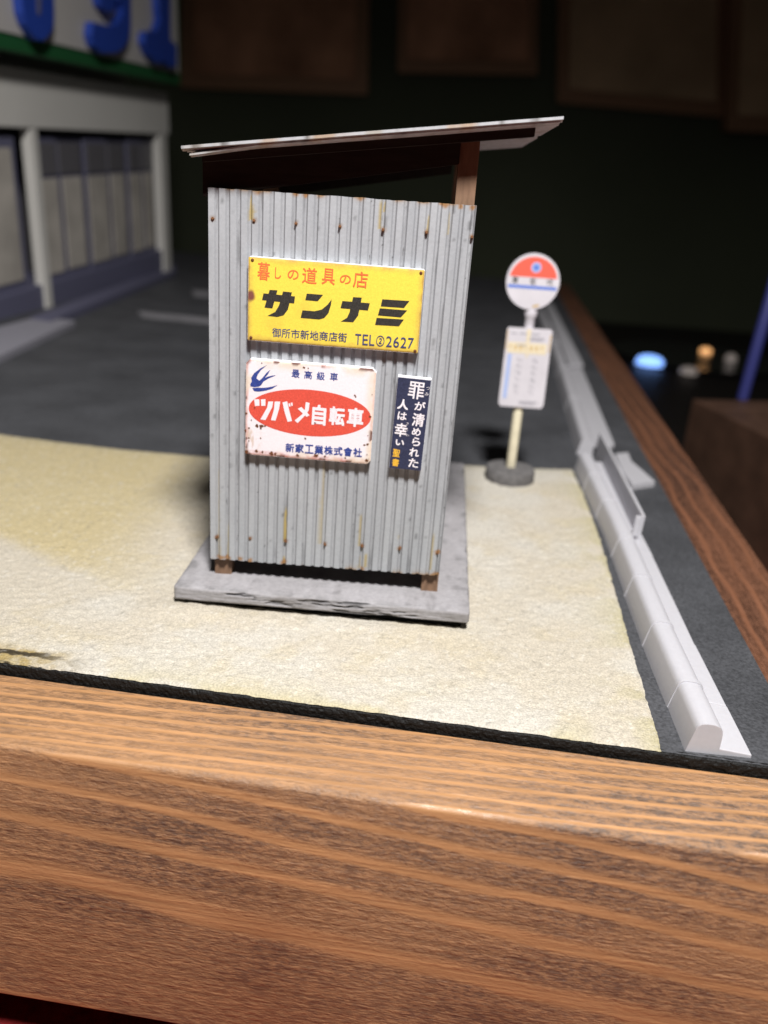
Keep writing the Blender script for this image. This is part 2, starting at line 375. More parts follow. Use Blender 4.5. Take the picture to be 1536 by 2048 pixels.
# distance to the edges, for the crumbling border
dF = vv * 80; dR = (1 - uu) * 90; dB = (1 - vv) * 80
dE = np.minimum(np.minimum(dF, dR), dB)
wgl = np.exp(-dE / 1.2)
sx += wgl * .45 * (fbm(sx, sy, 1.6, 4, 41) - .5) * 1.3; sy += wgl * .35 * (fbm(sx, sy, 1.6, 4, 51) - .5) * 1.3
h = .24 * (fbm(sx, sy, 22, 3, 61) - .5) + .09 * (fbm(sx, sy, 2.6, 3, 71) - .5) + .20 * (vnoise(sx, sy, .75, 81) - .5) * (.4 + fbm(sx, sy, 9, 2, 83)) + .12 * (vnoise(sx, sy, .42, 85) - .5)
szz = .10 + h * sstep(dE, 0, 3) + .10 * (vnoise(sx, sy, .4, 87) - .5) - .26 * np.exp(-dE / .22)
# mound of sand against the slab's front-left corner, broken crust at the left of the front edge
szz += .45 * np.exp(-(((sx + 27.5) / 5) ** 2 + ((sy - 105) / 2.2) ** 2)) + .10 * np.exp(-((sy - 103.8) / 1.0) ** 2) * sstep(sx, -30, -26) * (1 - sstep(sx, 12, 14)) * fbm(sx, sy, 1.5, 2, 91) * 2
brk = gp(175, 1342)[0]
crust = (1 - sstep(sx, brk - 9, brk + 1)) * (1 - sstep(dF, 2.2 + 1.2 * fbm(sx, sy, 2, 2, 95), 3.4 + 1.2 * fbm(sx, sy, 2, 2, 95)))
szz -= crust * (.10 + .34 * (fbm(sx, sy, .8, 3, 97) - .5))
cream = np.array([.49, .445, .365]); col = np.tile(cream, (len(sx), 1))
n1 = fbm(sx, sy, 16, 4, 101); n2 = fbm(sx, sy, 5, 4, 111)
col = mixv(col, [.52, .495, .44], sstep(n1, .42, .68) * .8)
col = mixv(col, [.49, .43, .31], sstep(n2, .55, .8) * .5)
# ochre-painted corner at the left with a clear limit
L1, L2, L3 = gp(0, 1085)[:2], gp(150, 1145)[:2], gp(250, 1000)[:2]
def side(p, q): return ((q[0] - p[0]) * (sy - p[1]) - (q[1] - p[1]) * (sx - p[0])) / np.hypot(*(q - p))
lim = side(L1, L2) + 2.2 * (n2 - .5)
och = sstep(lim + 3.0 * (n1 - .5), -1.5, 3.6) * (1 - sstep(sx, L2[0] - 4 + 10 * (n1 - .5), L2[0] + 16 + 10 * (n1 - .5)))
col = mixv(col, [.46, .38, .20], och * .8)
# yellow-green stains along the borders
col = mixv(col, [.40, .36, .20], np.exp(-dR / 1.8) * sstep(fbm(sx, sy, 7, 3, 121), .45, .62) * .75)
col = mixv(col, [.46, .41, .26], np.exp(-dF / 2.2) * sstep(fbm(sx, sy, 9, 3, 131), .42, .6) * .8)
col = mixv(col, [.34, .31, .22], np.exp(-dB / 2.0) * .6)
col = mixv(col, [.33, .25, .11], crust * (.5 + .5 * sstep(fbm(sx, sy, .9, 3, 141), .35, .65)))
col = mixv(col, [.05, .04, .025], crust * sstep(fbm(sx * .5, sy * 1.5, 1.6, 3, 151), .50, .60))
pit = sstep(vnoise(sx, sy, .42, 161), .76, .96) * .40
col = mixv(col, [.22, .205, .175], pit)
col = mixv(col, [.64, .62, .57], sstep(vnoise(sx, sy, .45, 171), .72, .95) * .35)
sand = link('sand_ground', np.stack([sx, sy, szz], 1), gridfaces(nu, nv), 'sand', smooth=True, cols=col); sand['kind'] = 'structure'; sand['label'] = 'pale cream sand lot round the shelter'

# ------------------------------------------------------------------ kerbs on the right
def strip_frame(p, q):
    d = np.asarray(q) - np.asarray(p); L = np.linalg.norm(d); return d / L, L
def kerb(name, pts, joints, label, tiles=True, scale=1.0, group=None, material='resin'):
    """pts: ground polyline of the left foot of the blocks (x, y); joints: distances along it"""
    base = np.array([*pts[0], -.25]); e = empty(name, base)
    p = np.array(pts); s = np.r_[0, np.cumsum(np.linalg.norm(np.diff(p, axis=0), axis=1))]
    at = lambda t: np.array([np.interp(t, s, p[:, 0]), np.interp(t, s, p[:, 1])])
    W = 3.75 * scale; Hh = 4.0 * scale
    prof = [(0, 0), (.30, 1.5), (.62, 3.0), (.78, 3.55), (1.15, 3.9), (1.75, 4.02), (2.6, 3.98), (3.25, 3.75), (3.62, 3.3), (3.72, 2.6), (3.75, 0)]
    for k in range(len(joints) - 1):
        t0, t1 = joints[k], joints[k + 1]; dj = random.uniform(-.20, .20); dz = random.uniform(-.12, .12)
        for part in (0, 1):                                      # the block, then its raised joint collar
            if part == 1 and k == len(joints) - 2: continue
            a, b = (t0 + .02, t1 - .75) if part == 0 else (t1 - .75, t1 + .02)
            if part == 0 and k > 0: a = t0 + .02
            gr = 0.0 if part == 0 else .13
            rings = []
            for tt in ([a, a + .12, (a + b) / 2, b - .12, b] if part == 0 else [a, a + .1, b - .1, b]):
                c = at(tt); c2 = at(tt + .5); c1 = at(tt - .5); d = (c2 - c1) / np.linalg.norm(c2 - c1); r = np.array([d[1], -d[0]])
                sh = 0
                ring = []
                for (x, z) in prof:
                    xx = x * scale; zz = z * scale
                    xx = xx + (gr - sh) * (xx - W / 2) / (W / 2) * .8; zz = zz + (gr - sh) * (1 if z > .2 else 0) + (dz if z > .2 else 0)
                    q = c + r * (xx + dj); ring.append((q[0], q[1], -.25 + zz))
                rings.append(ring)
            n = len(prof); v = [x for rg in rings for x in rg]; f = []
            for i in range(len(rings) - 1):
                for j in range(n): f.append((i * n + j, i * n + (j + 1) % n, (i + 1) * n + (j + 1) % n, (i + 1) * n + j))
            f.append(tuple(range(n))); f.append(tuple((len(rings) - 1) * n + j for j in range(n - 1, -1, -1)))
            o = link('kerb_block' if part == 0 else 'joint', v, f, material, e, base=base, smooth=True)
            bm = bmesh.new(); bm.from_mesh(o.data); bmesh.ops.recalc_face_normals(bm, faces=bm.faces); bm.to_mesh(o.data); bm.free()
            o.data.set_sharp_from_angle(angle=math.radians(40))
        if tiles:
            t0b, t1b = t0 + (0 if k == 0 else .25), t1 + .25
            c0, c1 = at(t0b), at(t1b); d, _ = strip_frame(c0, c1); r = np.array([d[1], -d[0]]); wj = random.uniform(-.15, .1)
            P = []
            for z0, z1 in ((0, 0), (.95, .55)):
                for c, xx, z in ((c0, 3.55, z0), (c0, 7.35 + wj, z1), (c1, 7.35 + wj, z1), (c1, 3.55, z0)):
                    q = c + r * xx * scale; P.append((q[0], q[1], -.26 + z * scale + (dz * .5 if z > 0 else 0)))
            hexa('gutter_tile', P, material, e, .10, base=base)
    return tag(e, label, 'kerb', group)
kp = [gp(1370, 1507, -.5)[:2], gp(1285, 1291, -.5)[:2], gp(1210, 1082, -.5)[:2], gp(1176, 1005, -.5)[:2], gp(1147, 938, -.5)[:2]]
kerb('kerb_strip', kp, [0, 9.5, 24.5, 40.0, 55.5, 74.0, 90.0, 104.5], 'white resin kerb strip with gutter tiles along the sand lot')
# the far run, bare, beyond the sand lot, with two loose gutter strips beside it
kp2 = [gp(1154, 911, -.5)[:2], gp(1108, 739, -.5)[:2], gp(1095, 698, -.5)[:2], gp(1062, 612, -.5)[:2]]
kerb('kerb_strip', kp2, [0, 45, 92, 140, 190, 240], 'long thin white kerb run beyond the bus stop, without gutter tiles', tiles=False, material='resin_grey')
def plank(name, px, z0, z1, th, label):
    P = [gp(x, y, z) for (x, y), z in zip(px, z0)]
    base = np.mean(P, 0); e = None
    b = [p - np.array([0, 0, th]) for p in P]
    o = hexa(name, [p - base for p in b] + [p - base for p in P], 'resin_grey', None, .15); o.location = Vector(base * MM)
    return tag(o, label, 'gutter strip', 'loose gutter strips beside the far kerb')
plank('gutter_strip', [(1183, 886), (1229, 887), (1162, 731), (1131, 731)], (2.4, 2.0, .8, 1.2), 0, 1.3, 'loose grey-white gutter strip with its raised end by the upright plate')
plank('gutter_strip', [(1137, 729), (1167, 728), (1104, 606), (1087, 604)], (3.0, 2.6, 1.0, 1.2), 0, 1.5, 'loose grey-white gutter strip farther along, lapped over its neighbour')
# upright plate with a return flange, and a scrap lying behind it
pb0 = gp(1277, 1084, .2)[:2]; pb1 = gp(1203, 925, .2)[:2]
d_, L_ = strip_frame(pb0, pb1); r_ = np.array([d_[1], -d_[0]])
pe = empty('upright_plate', (*pb0, .2)); pbase = np.array([*pb0, .2])
def seg3(name, a0, a1, x0, x1, z0, z1, parent, lean=0.0):
    P = []
    for z in (z0, z1):
        for a, x in ((a0, x0), (a0, x1), (a1, x1), (a1, x0)):
            q = pb0 + d_ * a + r_ * (x + lean * z); P.append((q[0], q[1], z))
    return hexa(name, P, 'resin', parent, .08, base=pbase)
seg3('plate', 0, L_ + 8, -.45, .1, -.35, 5.3, pe, .05)
seg3('flange', 0, .55, -1.5, -.46, 1.2, 5.1, pe, .05)
seg3('ledge', .6, L_ * .95, -2.0, -.46, .35, 1.0, pe)
tag(pe, 'thin grey plate standing on edge against the white kerb', 'plate')
sp = [gp(1232, 925, 0), gp(1262, 927, 0), gp(1308, 972, 0), gp(1256, 972, 0)]
sc_b = np.mean(sp, 0)
so = prism('resin_scrap', [(p[0] - sc_b[0], p[1] - sc_b[1]) for p in [gp(1228, 915, 0), gp(1255, 912, 0), gp(1262, 930, 0), gp(1280, 945, 0), gp(1309, 971, 0), gp(1262, 978, 0), gp(1243, 950, 0)]], 'resin_grey', None, 0, 1.5, frame=lambda a, b, d: (a, b, d - .5), bev=.15)
so.location = Vector((sc_b[0] * MM, sc_b[1] * MM, 0)); tag(so, 'jagged white resin scrap lying behind the upright plate', 'scrap')

# ------------------------------------------------------------------ concrete slab under the shelter
fl, fr_ = gp(446, 1148, 3), gp(861, 1183, 3)
dW = fr_ - fl; dW[2] = 0; dW /= np.linalg.norm(dW); nW = np.array([dW[1], -dW[0], 0])        # nW towards the camera
SH_A = math.atan2(dW[1], dW[0]); SH_O = np.array([fl[0], fl[1], 0.0])
def sh(u, y, z): return SH_O + dW * u - nW * y + np.array([0, 0, z])      # shelter frame -> world
def to_sh(p): q = np.asarray(p) - SH_O; return q @ dW, -(q @ nW), q[2]
def wpx(x, y, yy=-1.4):                                                     # photo pixel -> (u, z) on the plane local y = yy
    p = onplane(x, y, SH_O - nW * yy, nW); a = to_sh(p); return a[0], a[2]
shelter = empty('bus_shelter', SH_O, (0, 0, SH_A))
tag(shelter, 'grey corrugated bus shelter with rust streaks and sloping roof', 'shelter')
slab_q = [to_sh(gp(*p, 3.0))[:2] for p in ((346, 1172), (940, 1227))] 
q0, q1 = np.array(slab_q[0]), np.array(slab_q[1]); q2 = np.array(to_sh(gp(929, 926, 3.0))[:2]); q3 = np.array(to_sh(gp(452, 950, 3.0))[:2]); q3 = np.array([q0[0] + 1.2, q2[1]])
Wd, Dp = 42.0, 67.0
def slab_map(x, y):
    s = x / Wd; t = y / Dp
    return (q0 * (1 - s)[:, None] + q1 * s[:, None]) * (1 - t)[:, None] + (q3 * (1 - s)[:, None] + q2 * s[:, None]) * t[:, None]
npm = 900; rc = .55
per = []
Lp = 2 * (Wd + Dp)
for i in range(npm):
    s = i / npm * Lp
    if s < Wd: p = (s, 0)
    elif s < Wd + Dp: p = (Wd, s - Wd)
    elif s < 2 * Wd + Dp: p = (2 * Wd + Dp - s, Dp)
    else: p = (0, Lp - s)
    per.append(p)
per = np.array(per)
prof = [(.9, .95), (.35, .9), (.08, 1.0)] + [(0, z) for z in np.linspace(1.15, 2.7, 12)] + [(.08, 2.86), (.28, 2.97), (.6, 3.0)] + [(i, 3.0) for i in (.9, 1.3, 1.8, 2.4, 3.0, 3.8, 4.8, 6.2, 8, 10, 13, 16, 19, 20.9)]
sv = []; scol = []
sarc = np.arange(npm) / npm * Lp
for k, (ins, z) in enumerate(prof):
    x = np.clip(per[:, 0], ins, Wd - ins); y = np.clip(per[:, 1], ins, Dp - ins)
    cx_ = np.clip(per[:, 0], rc, Wd - rc); cy_ = np.clip(per[:, 1], rc, Dp - rc)
    dist = np.hypot(per[:, 0] - cx_, per[:, 1] - cy_); cor = (dist > rc) & (ins < rc)
    zz = np.full(npm, z + (.45 * np.clip(per[:, 0] / Wd, 0, 1) * (2.7 - z) / 1.8 if z < 2.7 else 0)); c = np.tile([.30, .29, .30], (npm, 1))
    if k < 16 and k > 0:
        lay = fbm(sarc, np.full(npm, z * 7.0), 5.5, 4, 201); fine = fbm(sarc, np.full(npm, z * 11.0), 2.2, 4, 211)
        crack = sstep(lay, .50, .66) * sstep(fine, .40, .60)
        dd = .30 * crack + .16 * (fine - .5)
        nxo = np.where(per[:, 0] <= 0, 1, np.where(per[:, 0] >= Wd, -1, 0)); nyo = np.where(per[:, 1] <= 0, 1, np.where(per[:, 1] >= Dp, -1, 0))
        x = x + nxo * dd; y = y + nyo * dd
        c = mixv(c, [.035, .035, .038], crack * .85); c = mixv(c, [.19, .178, .175], sstep(fbm(sarc, np.full(npm, z * 2), 6, 3, 221), .5, .72) * .6)
        zz = zz + .10 * (fbm(sarc, np.full(npm, 0.), 3, 3, 231) - .5) * (1 if k > 12 else .5)
    elif k >= 16:
        p = slab_map(x, y); nz = fbm(p[:, 0], p[:, 1], 2.4, 3, 241)
        zz = zz + .13 * (nz - .5) - (.02 if k == 16 else 0); c = mixv(c, [.18, .175, .18], sstep(fbm(p[:, 0], p[:, 1], 1.6, 4, 251), .56, .78) * .7); c = mixv(c, [.35, .34, .355], sstep(fbm(p[:, 0] * 2, p[:, 1] * .5, 3, 3, 255), .45, .7) * .6)
        edge = np.exp(-ins / .5) * sstep(fbm(sarc, np.zeros(npm), 2.4, 3, 257), .5, .7); c = mixv(c, [.12, .12, .12], edge * .8)
    if cor.any():
        x[cor] = np.where(ins < rc, cx_[cor] + (per[cor, 0] - cx_[cor]) / dist[cor] * (rc - ins * .9), x[cor]); y[cor] = cy_[cor] + (per[cor, 1] - cy_[cor]) / dist[cor] * (rc - ins * .9)
    p = slab_map(x, y); sv.append(np.stack([p[:, 0], p[:, 1], zz], 1)); scol.append(c)
sf = []
for k in range(len(prof) - 1):
    i = np.arange(npm); j = (i + 1) % npm; sf.append(np.stack([k * npm + i, k * npm + j, (k + 1) * npm + j, (k + 1) * npm + i], 1))
sf = np.concatenate(sf).tolist()
slab = link('base_slab', np.concatenate(sv), sf, 'slab', shelter, smooth=True, cols=np.concatenate(scol)); slab['label'] = 'grey weathered concrete slab with dark cracks'
p4 = slab_map(np.array([1.2, Wd - 1.0, Wd - 1.0, 1.2]), np.array([1.3, 1.3, Dp - 1, Dp - 1]))
hexa('foam_pad', [(*p, -.6) for p in p4] + [(*p, 1.6) for p in p4], 'foam', shelter)

# posts
def post(u, y, z1, wd=2.45, z0=2.85, lean=0.0):
    x0, x1 = u - wd / 2, u + wd / 2
    return hexa('post', [(x0, y, z0), (x1, y, z0), (x1, y + 2.4, z0), (x0, y + 2.4, z0)] + [(x0 + lean, y, z1), (x1 + lean, y, z1), (x1 + lean, y + 2.4, z1), (x0 + lean, y + 2.4, z1)], 'post', shelter, .08)
ROOF_Y0, ROOF_Y1 = -4.2, 39.0
ul, zl = wpx(362, 297, ROOF_Y0); ur, zr = wpx(1127, 238, ROOF_Y0)
rslope = (zr - zl) / (ur - ul)
ub, zb_ = wpx(1048, 287, ROOF_Y1); rback = (zb_ - (zl + rslope * (ub - ul))) / (ROOF_Y1 - ROOF_Y0)
def roof_z(u, y): return zl + rslope * (u - ul) + rback * (y - ROOF_Y0)
PY = .1; RY = 34.0
post(0, PY, roof_z(0, 1) - .45); post(30.15, PY, roof_z(29, 1) - .45, 2.4, lean=-.35)
post(0, RY, roof_z(0, RY) - .45); post(30.45, RY, roof_z(29, RY) - .45, 2.6)
# rafters: wedge-shaped beams between the posts, purlins on top of them under the roof
for yb in (-.35, RY + .3):
    bot = lambda u: 57.3 + .187 * (u - 12) + (rback * (yb + 5) if yb > 5 else 0)
    poly = [(-2.4, bot(-2.4)), (28.7, bot(28.7)), (28.7, roof_z(28.7, yb) - .4), (-2.4, roof_z(-2.4, yb) - .4)]
    prism('rafter', poly, 'beam', shelter, yb, yb + 1.7, bev=.05)
for yb in (-2.9, 15.0, RY + 2.6):
    a, b = wpx(400, 330, -3.9)[0], wpx(1073, 258, -3.9)[0]
    b = b if yb < 0 else 30.5
    prism('purlin', [(a, roof_z(a, yb) - 1.55), (b, roof_z(b, yb) - 1.55), (b, roof_z(b, yb) - .42), (a, roof_z(a, yb) - .42)], 'beam', shelter, yb, yb + 1.5, bev=.04)

# corrugated sheets
def corr_profile(width, pitch, amp, flat=.52, ramp=.15):
    n = int(round(width / pitch)); p = width / n; pts = []
    for i in range(n):
        x = i * p
        for f, hh in ((0, 0), (flat * .5, 0), (flat, 0), (flat + ramp, 1), (flat + ramp + .02, 1), (.5 * (1 + flat), 1), (1 - ramp - .02, 1), (1 - ramp, 1)):
            pts.append((x + f * p, amp * hh))
    pts.append((n * p, 0)); return np.array(pts)
def sheet(name, width, z0f, z1f, pitch, amp, thick, rows, frame, material, parent, colf, seed=0):
    """frame(u, d, z): d = depth behind the ridge tops"""
    pr = corr_profile(width, pitch, amp); n = len(pr)
    vz = np.linspace(0, 1, rows)
    u = np.tile(pr[:, 0], rows); d = np.tile(pr[:, 1], rows)
    za, zb = z0f(u), z1f(u)
    z = za + (zb - za) * np.repeat(vz, n)
    d = d + .03 * (fbm(u, z, 3, 2, seed + 5) - .5)
    front = np.stack(frame(u, d, z), 1); back = np.stack(frame(u, d + thick, z), 1)
    col = colf(u, z, d / amp, za, zb)
    F = gridfaces(n, rows); N0 = n * rows
    Bk = F[:, ::-1] + N0
    rim = []
    b = np.arange(n - 1)
    rim.append(np.stack([b + N0, b + 1 + N0, b + 1, b], 1)); t = (rows - 1) * n + b
    rim.append(np.stack([t, t + 1, t + 1 + N0, t + N0], 1)); r = np.arange(rows - 1) * n
    rim.append(np.stack([r, r + n, r + n + N0, r + N0], 1)); r = r + n - 1
    rim.append(np.stack([r + N0, r + n + N0, r + n, r], 1))
    o = link(name, np.concatenate([front, back]), np.concatenate([F, Bk] + rim).tolist(), material, parent, smooth=True, cols=np.concatenate([col, col]))
    o.data.set_sharp_from_angle(angle=math.radians(30))
    return o
nails_px = [(425, 437), (508, 441), (592, 447), (680, 453), (766, 460), (853, 465), (944, 474), (433, 1075), (500, 1077), (571, 1083), (650, 1089), (724, 1093), (799, 1098), (875, 1106)]
nails = [wpx(x, y, -1.0) for x, y in nails_px]
U0 = wpx(418, 700, -1.0)[0]; WW = wpx(954, 411, -1.0)[0] - wpx(416, 375, -1.0)[0]
# ochre run marks: (px, y-top, y-bottom, half width mm, strength)
runs_px = [(502, 384, 440, .35, .9), (508, 384, 425, .2, .6), (762, 395, 458, .30, .9), (770, 400, 425, .2, .7), (858, 425, 465, .2, .7), (571, 1010, 1083, .30, 1.), (650, 900, 1085, .13, .55), (724, 1020, 1092, .16, .8), (800, 1030, 1097, .12, .6),
           (733, 1105, 1135, .30, .9), (720, 1110, 1137, .2, .5), (568, 1112, 1127, .25, .8), (437, 900, 1110, .22, .45), (456, 1040, 1112, .2, .55), (868, 1060, 1140, .25, .75), (900, 420, 470, .2, .5), (640, 985, 1086, .2, .3)]
runs = [(wpx(x, a, -1.)[0], wpx(x, a, -1.)[1], wpx(x, b, -1.)[1], hw, s) for x, a, b, hw, s in runs_px]
rustspots = [(590, 386), (612, 388), (640, 390), (517, 383), (720, 396), (885, 408), (890, 410), (920, 412), (945, 415), (440, 1115), (455, 1116), (500, 1122), (724, 1138), (875, 1106), (868, 1148), (876, 1150), (478, 1118), (568, 1126)]
rustspots = [wpx(x, y, -1.) for x, y in rustspots]
def wallcol(u, z, dd, za, zb, seed=300, marks=True):
    U_ = u + U0
    c = np.tile([.37, .385, .405], (len(u), 1))
    c = mixv(c, [.33, .345, .365], sstep(fbm(U_, z * .25, 3, 3, seed), .4, .7))
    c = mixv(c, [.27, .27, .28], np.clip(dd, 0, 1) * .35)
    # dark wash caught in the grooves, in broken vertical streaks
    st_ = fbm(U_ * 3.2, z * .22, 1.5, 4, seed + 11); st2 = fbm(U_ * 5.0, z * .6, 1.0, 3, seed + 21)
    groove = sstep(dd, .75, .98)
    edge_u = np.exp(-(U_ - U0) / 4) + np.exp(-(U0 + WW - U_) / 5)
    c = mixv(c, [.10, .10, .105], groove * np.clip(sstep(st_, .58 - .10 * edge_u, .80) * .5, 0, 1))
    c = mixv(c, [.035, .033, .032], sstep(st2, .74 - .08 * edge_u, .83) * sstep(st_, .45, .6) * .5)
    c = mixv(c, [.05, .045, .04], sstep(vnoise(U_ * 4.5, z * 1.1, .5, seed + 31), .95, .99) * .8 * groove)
    if marks:
        for (ru, ra, rb, hw, s) in runs:
            t = (ra - z) / (ra - rb)
            wd = hw * (.35 + .75 * np.clip(t, 0, 1)) * (.7 + .6 * fbm(U_ * 0 + ru, z, .8, 2, seed + 41))
            m_ = (1 - sstep(np.abs(U_ - ru + .10 * (fbm(z, z * 0 + ru, 1.2, 2, seed + 45) - .5)), wd * .5, wd)) * ((t > 0) & (t < 1.02)) * s * sstep(t, 0, .25)
            c = mixv(c, [.36, .27, .08], m_ * .9)
        for (nu_, nz_) in nails:
            r2 = np.hypot(U_ - nu_, (z - nz_) * .8); c = mixv(c, [.22, .12, .05], (1 - sstep(r2, .15, .42)) * .6)
        for (nu_, nz_) in rustspots:
            r2 = np.hypot(U_ - nu_, z - nz_) + .5 * (fbm(U_, z, .5, 2, seed + 51) - .5); c = mixv(c, [.30, .15, .05], (1 - sstep(r2, .15, .55)) * .9)
        top = np.exp(-(zb - z) / .18); c = mixv(c, [.30, .19, .10], top * sstep(fbm(U_, z * 0, 1.6, 3, seed + 61), .52, .66) * .9)
        bt = np.exp(-(z - za) / .25); c = mixv(c, [.28, .17, .08], bt * sstep(fbm(U_, z * 0, 1.6, 3, seed + 71), .58, .7) * .9)
    return c
zlo = wpx(421, 1118, -1.)[1]; zhi = wpx(416, 375, -1.)[1]
ragged = lambda u, s: .16 * (fbm(np.asarray(u) + s, np.zeros_like(u), .9, 3, 77) - .5)
AMP = .29
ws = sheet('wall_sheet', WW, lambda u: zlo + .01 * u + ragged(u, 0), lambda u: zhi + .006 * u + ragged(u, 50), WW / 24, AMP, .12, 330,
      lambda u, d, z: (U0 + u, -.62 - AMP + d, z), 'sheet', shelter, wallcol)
ws['label'] = 'grey corrugated front wall sheet with rust runs'
sheet('wall_sheet', 33.5, lambda u: zlo + .3 + ragged(u, 7), lambda u: zhi - 1.6 + 0 * u, 1.4, AMP, .12, 60,
      lambda u, d, z: (-1.36 - AMP * 1.4 + d * 1.4, 33.5 - u + .2, z), 'sheet', shelter, lambda u, z, dd, za, zb: wallcol(u, z, dd, za, zb, 500, False))
sheet('wall_sheet', 33.0, lambda u: zlo - 1.5 + 0 * u, lambda u: zhi - 2.0 + 0 * u, 1.4, AMP, .12, 40,
      lambda u, d, z: (31.6 - u, RY + 2.5 + AMP - d, z), 'sheet', shelter, lambda u, z, dd, za, zb: wallcol(u, z, dd, za, zb, 600, False))
# nails
v, f = box(-.17, .17, -.30, .25, -.17, .17)
nm = None
for i, (nu_, nz_) in enumerate(nails):
    if nm is None: o = bbox('nail', -.16, .16, -.10, .55, -.16, .16, 'nail', shelter, .06); nm = o.data
    else: o = bpy.data.objects.new('nail', nm); C.objects.link(o); o.parent = shelter
    o.location = (nu_ * MM, -1.0 * MM, nz_ * MM); o.rotation_euler = (random.uniform(-.2, .2), random.uniform(0, 1.5), random.uniform(-.2, .2))

# roof: two lapped thin corrugated sheets, waves running up the slope
def roofcol(u, y, dd, za, zb):
    c = np.tile([.42, .43, .45], (len(u), 1))
    c = mixv(c, [.33, .30, .25], sstep(fbm(u, y, 3, 4, 700), .58, .75) * .7)
    ef = np.exp(-np.minimum(y - za, zb - y) / .5)
    c = mixv(c, [.38, .25, .14], np.clip(ef, 0, 1) * sstep(fbm(u, y, 3.1, 4, 710), .56, .72) * .7)
    c = mixv(c, [.10, .09, .08], np.clip(ef, 0, 1) * sstep(fbm(u, y, 1.1, 4, 720), .62, .72) * .8)
    return c
def roof_sheet(y0, y1, u0, u1, dz, thick, amp, seed, bend=0.0):
    nyy = 9 * 20 + 1; nuu = 90
    yy = np.linspace(y0, y1, nyy); us = np.linspace(u0, u1, nuu); Yg, Ug = np.meshgrid(yy, us); Yg = Yg.ravel(); Ug = Ug.ravel()
    wv = amp * np.cos((Yg - y0) / 1.95 * 2 * math.pi) - amp
    zz = roof_z(Ug, Yg) + dz + wv + .05 * (fbm(Ug, Yg, 7, 2, seed) - .5) + bend * sstep(-Ug, -6, 4) * np.exp(-(Yg - y0) / 3)
    yy2 = Yg + .12 * (fbm(Ug, Yg * 0, 2.5, 3, seed + 3) - .5)
    top = np.stack([Ug, yy2, zz], 1); bot = top - np.array([0, 0, thick]); N0 = len(top)
    F = gridfaces(nyy, nuu); rim = []
    b = np.arange(nyy - 1); rim.append(np.stack([b, b + 1, b + 1 + N0, b + N0], 1)); t = (nuu - 1) * nyy + b; rim.append(np.stack([t + N0, t + 1 + N0, t + 1, t], 1))
    r = np.arange(nuu - 1) * nyy; rim.append(np.stack([r + N0, r + nyy + N0, r + nyy, r], 1)); r = r + nyy - 1; rim.append(np.stack([r, r + nyy, r + nyy + N0, r + N0], 1))
    col = roofcol(Ug, Yg, 0, np.full(N0, y0), np.full(N0, y1))
    o = link('roof_sheet', np.concatenate([top, bot]), np.concatenate([F[:, ::-1], F + N0] + rim).tolist(), 'roof', shelter, smooth=True, cols=np.concatenate([col, col]))
    o.data.set_sharp_from_angle(angle=math.radians(35))
roof_sheet(ROOF_Y0, 18.0, ul, ur, .30, .32, .13, 41)
roof_sheet(17.2, ROOF_Y1, ul + .4, ur - .2, -.06, .22, .16, 43)
roof_sheet(ROOF_Y0 + .35, 14.0, ul + .9, ur - .3, -.06, .20, .16, 47, bend=-.55)

# ------------------------------------------------------------------ lettering helpers
_gl = {}
def glyph(ch, bold=0.0):
    k = (ch, bold)
    if k in _gl: return _gl[k]
    cu = bpy.data.curves.new('glyph', 'FONT'); cu.body = ch; cu.size = 1; cu.fill_mode = 'FRONT'; cu.resolution_u = 4; cu.offset = bold
    o = bpy.data.objects.new('glyph', cu); C.objects.link(o)
    bpy.context.view_layer.update()
    ev = o.evaluated_get(bpy.context.evaluated_depsgraph_get()); me = ev.to_mesh()
    v = np.array([(p.co.x, p.co.y) for p in me.vertices]) if len(me.vertices) else np.zeros((0, 2)); f = [tuple(p.vertices) for p in me.polygons]
    ev.to_mesh_clear(); bpy.data.objects.remove(o); bpy.data.curves.remove(cu)
    _gl[k] = (v, f); return _gl[k]
class Ink:
    """flat print on a plate: collects glyphs and shapes at a given lift in front of the face"""
    def __init__(s, face_y): s.v = []; s.f = []; s.y = face_y; s.k = 0
    def add(s, pts, faces, lift=.02):
        o = len(s.v); y = s.y - lift - .0007 * s.k; s.k += 1
        s.v += [(a, y, b) for a, b in pts]; s.f += [tuple(i + o for i in ff) for ff in faces]
    def poly(s, pts, lift=.02): s.add(pts, [tuple(range(len(pts)))], lift)
    def char(s, ch, c, wdt, hgt, bold=0.0, rot=0.0, lift=.02, em=False):
        if bold > 0:                                             # heavier strokes: the glyph printed again beside itself
            k = bold * 1.15
            for dx, dy in ((-k, -k), (k, -k), (-k, k), (k, k)): s.char(ch, (c[0] + dx * wdt, c[1] + dy * hgt), wdt * (1 - 2 * k), hgt * (1 - 2 * k), 0, rot, lift)
            return
        v, f = glyph(ch)
        if len(v) == 0: return
        if em: v = (v - np.array([.5, .38])) * np.array([wdt, hgt])
        else:
            lo_, hi = v.min(0), v.max(0); v = (v - (lo_ + hi) / 2) / np.maximum(hi - lo_, 1e-6) * np.array([wdt, hgt])
        cr, sr_ = math.cos(rot), math.sin(rot)
        s.add([(c[0] + a * cr - b * sr_, c[1] + a * sr_ + b * cr) for a, b in v], f, lift)
    def build(s, name, material, parent):
        if not s.v: return None
        o = link(name, s.v, s.f, material, parent)
        bm = bmesh.new(); bm.from_mesh(o.data)
        for ff in bm.faces: ff.normal_update()
        bm.normal_update()
        for ff in bm.faces:
            if ff.normal.y > 0: ff.normal_flip()
        bmesh.ops.triangulate(bm, faces=[ff for ff in bm.faces if len(ff.verts) > 4])
        bm.to_mesh(o.data); bm.free(); return o
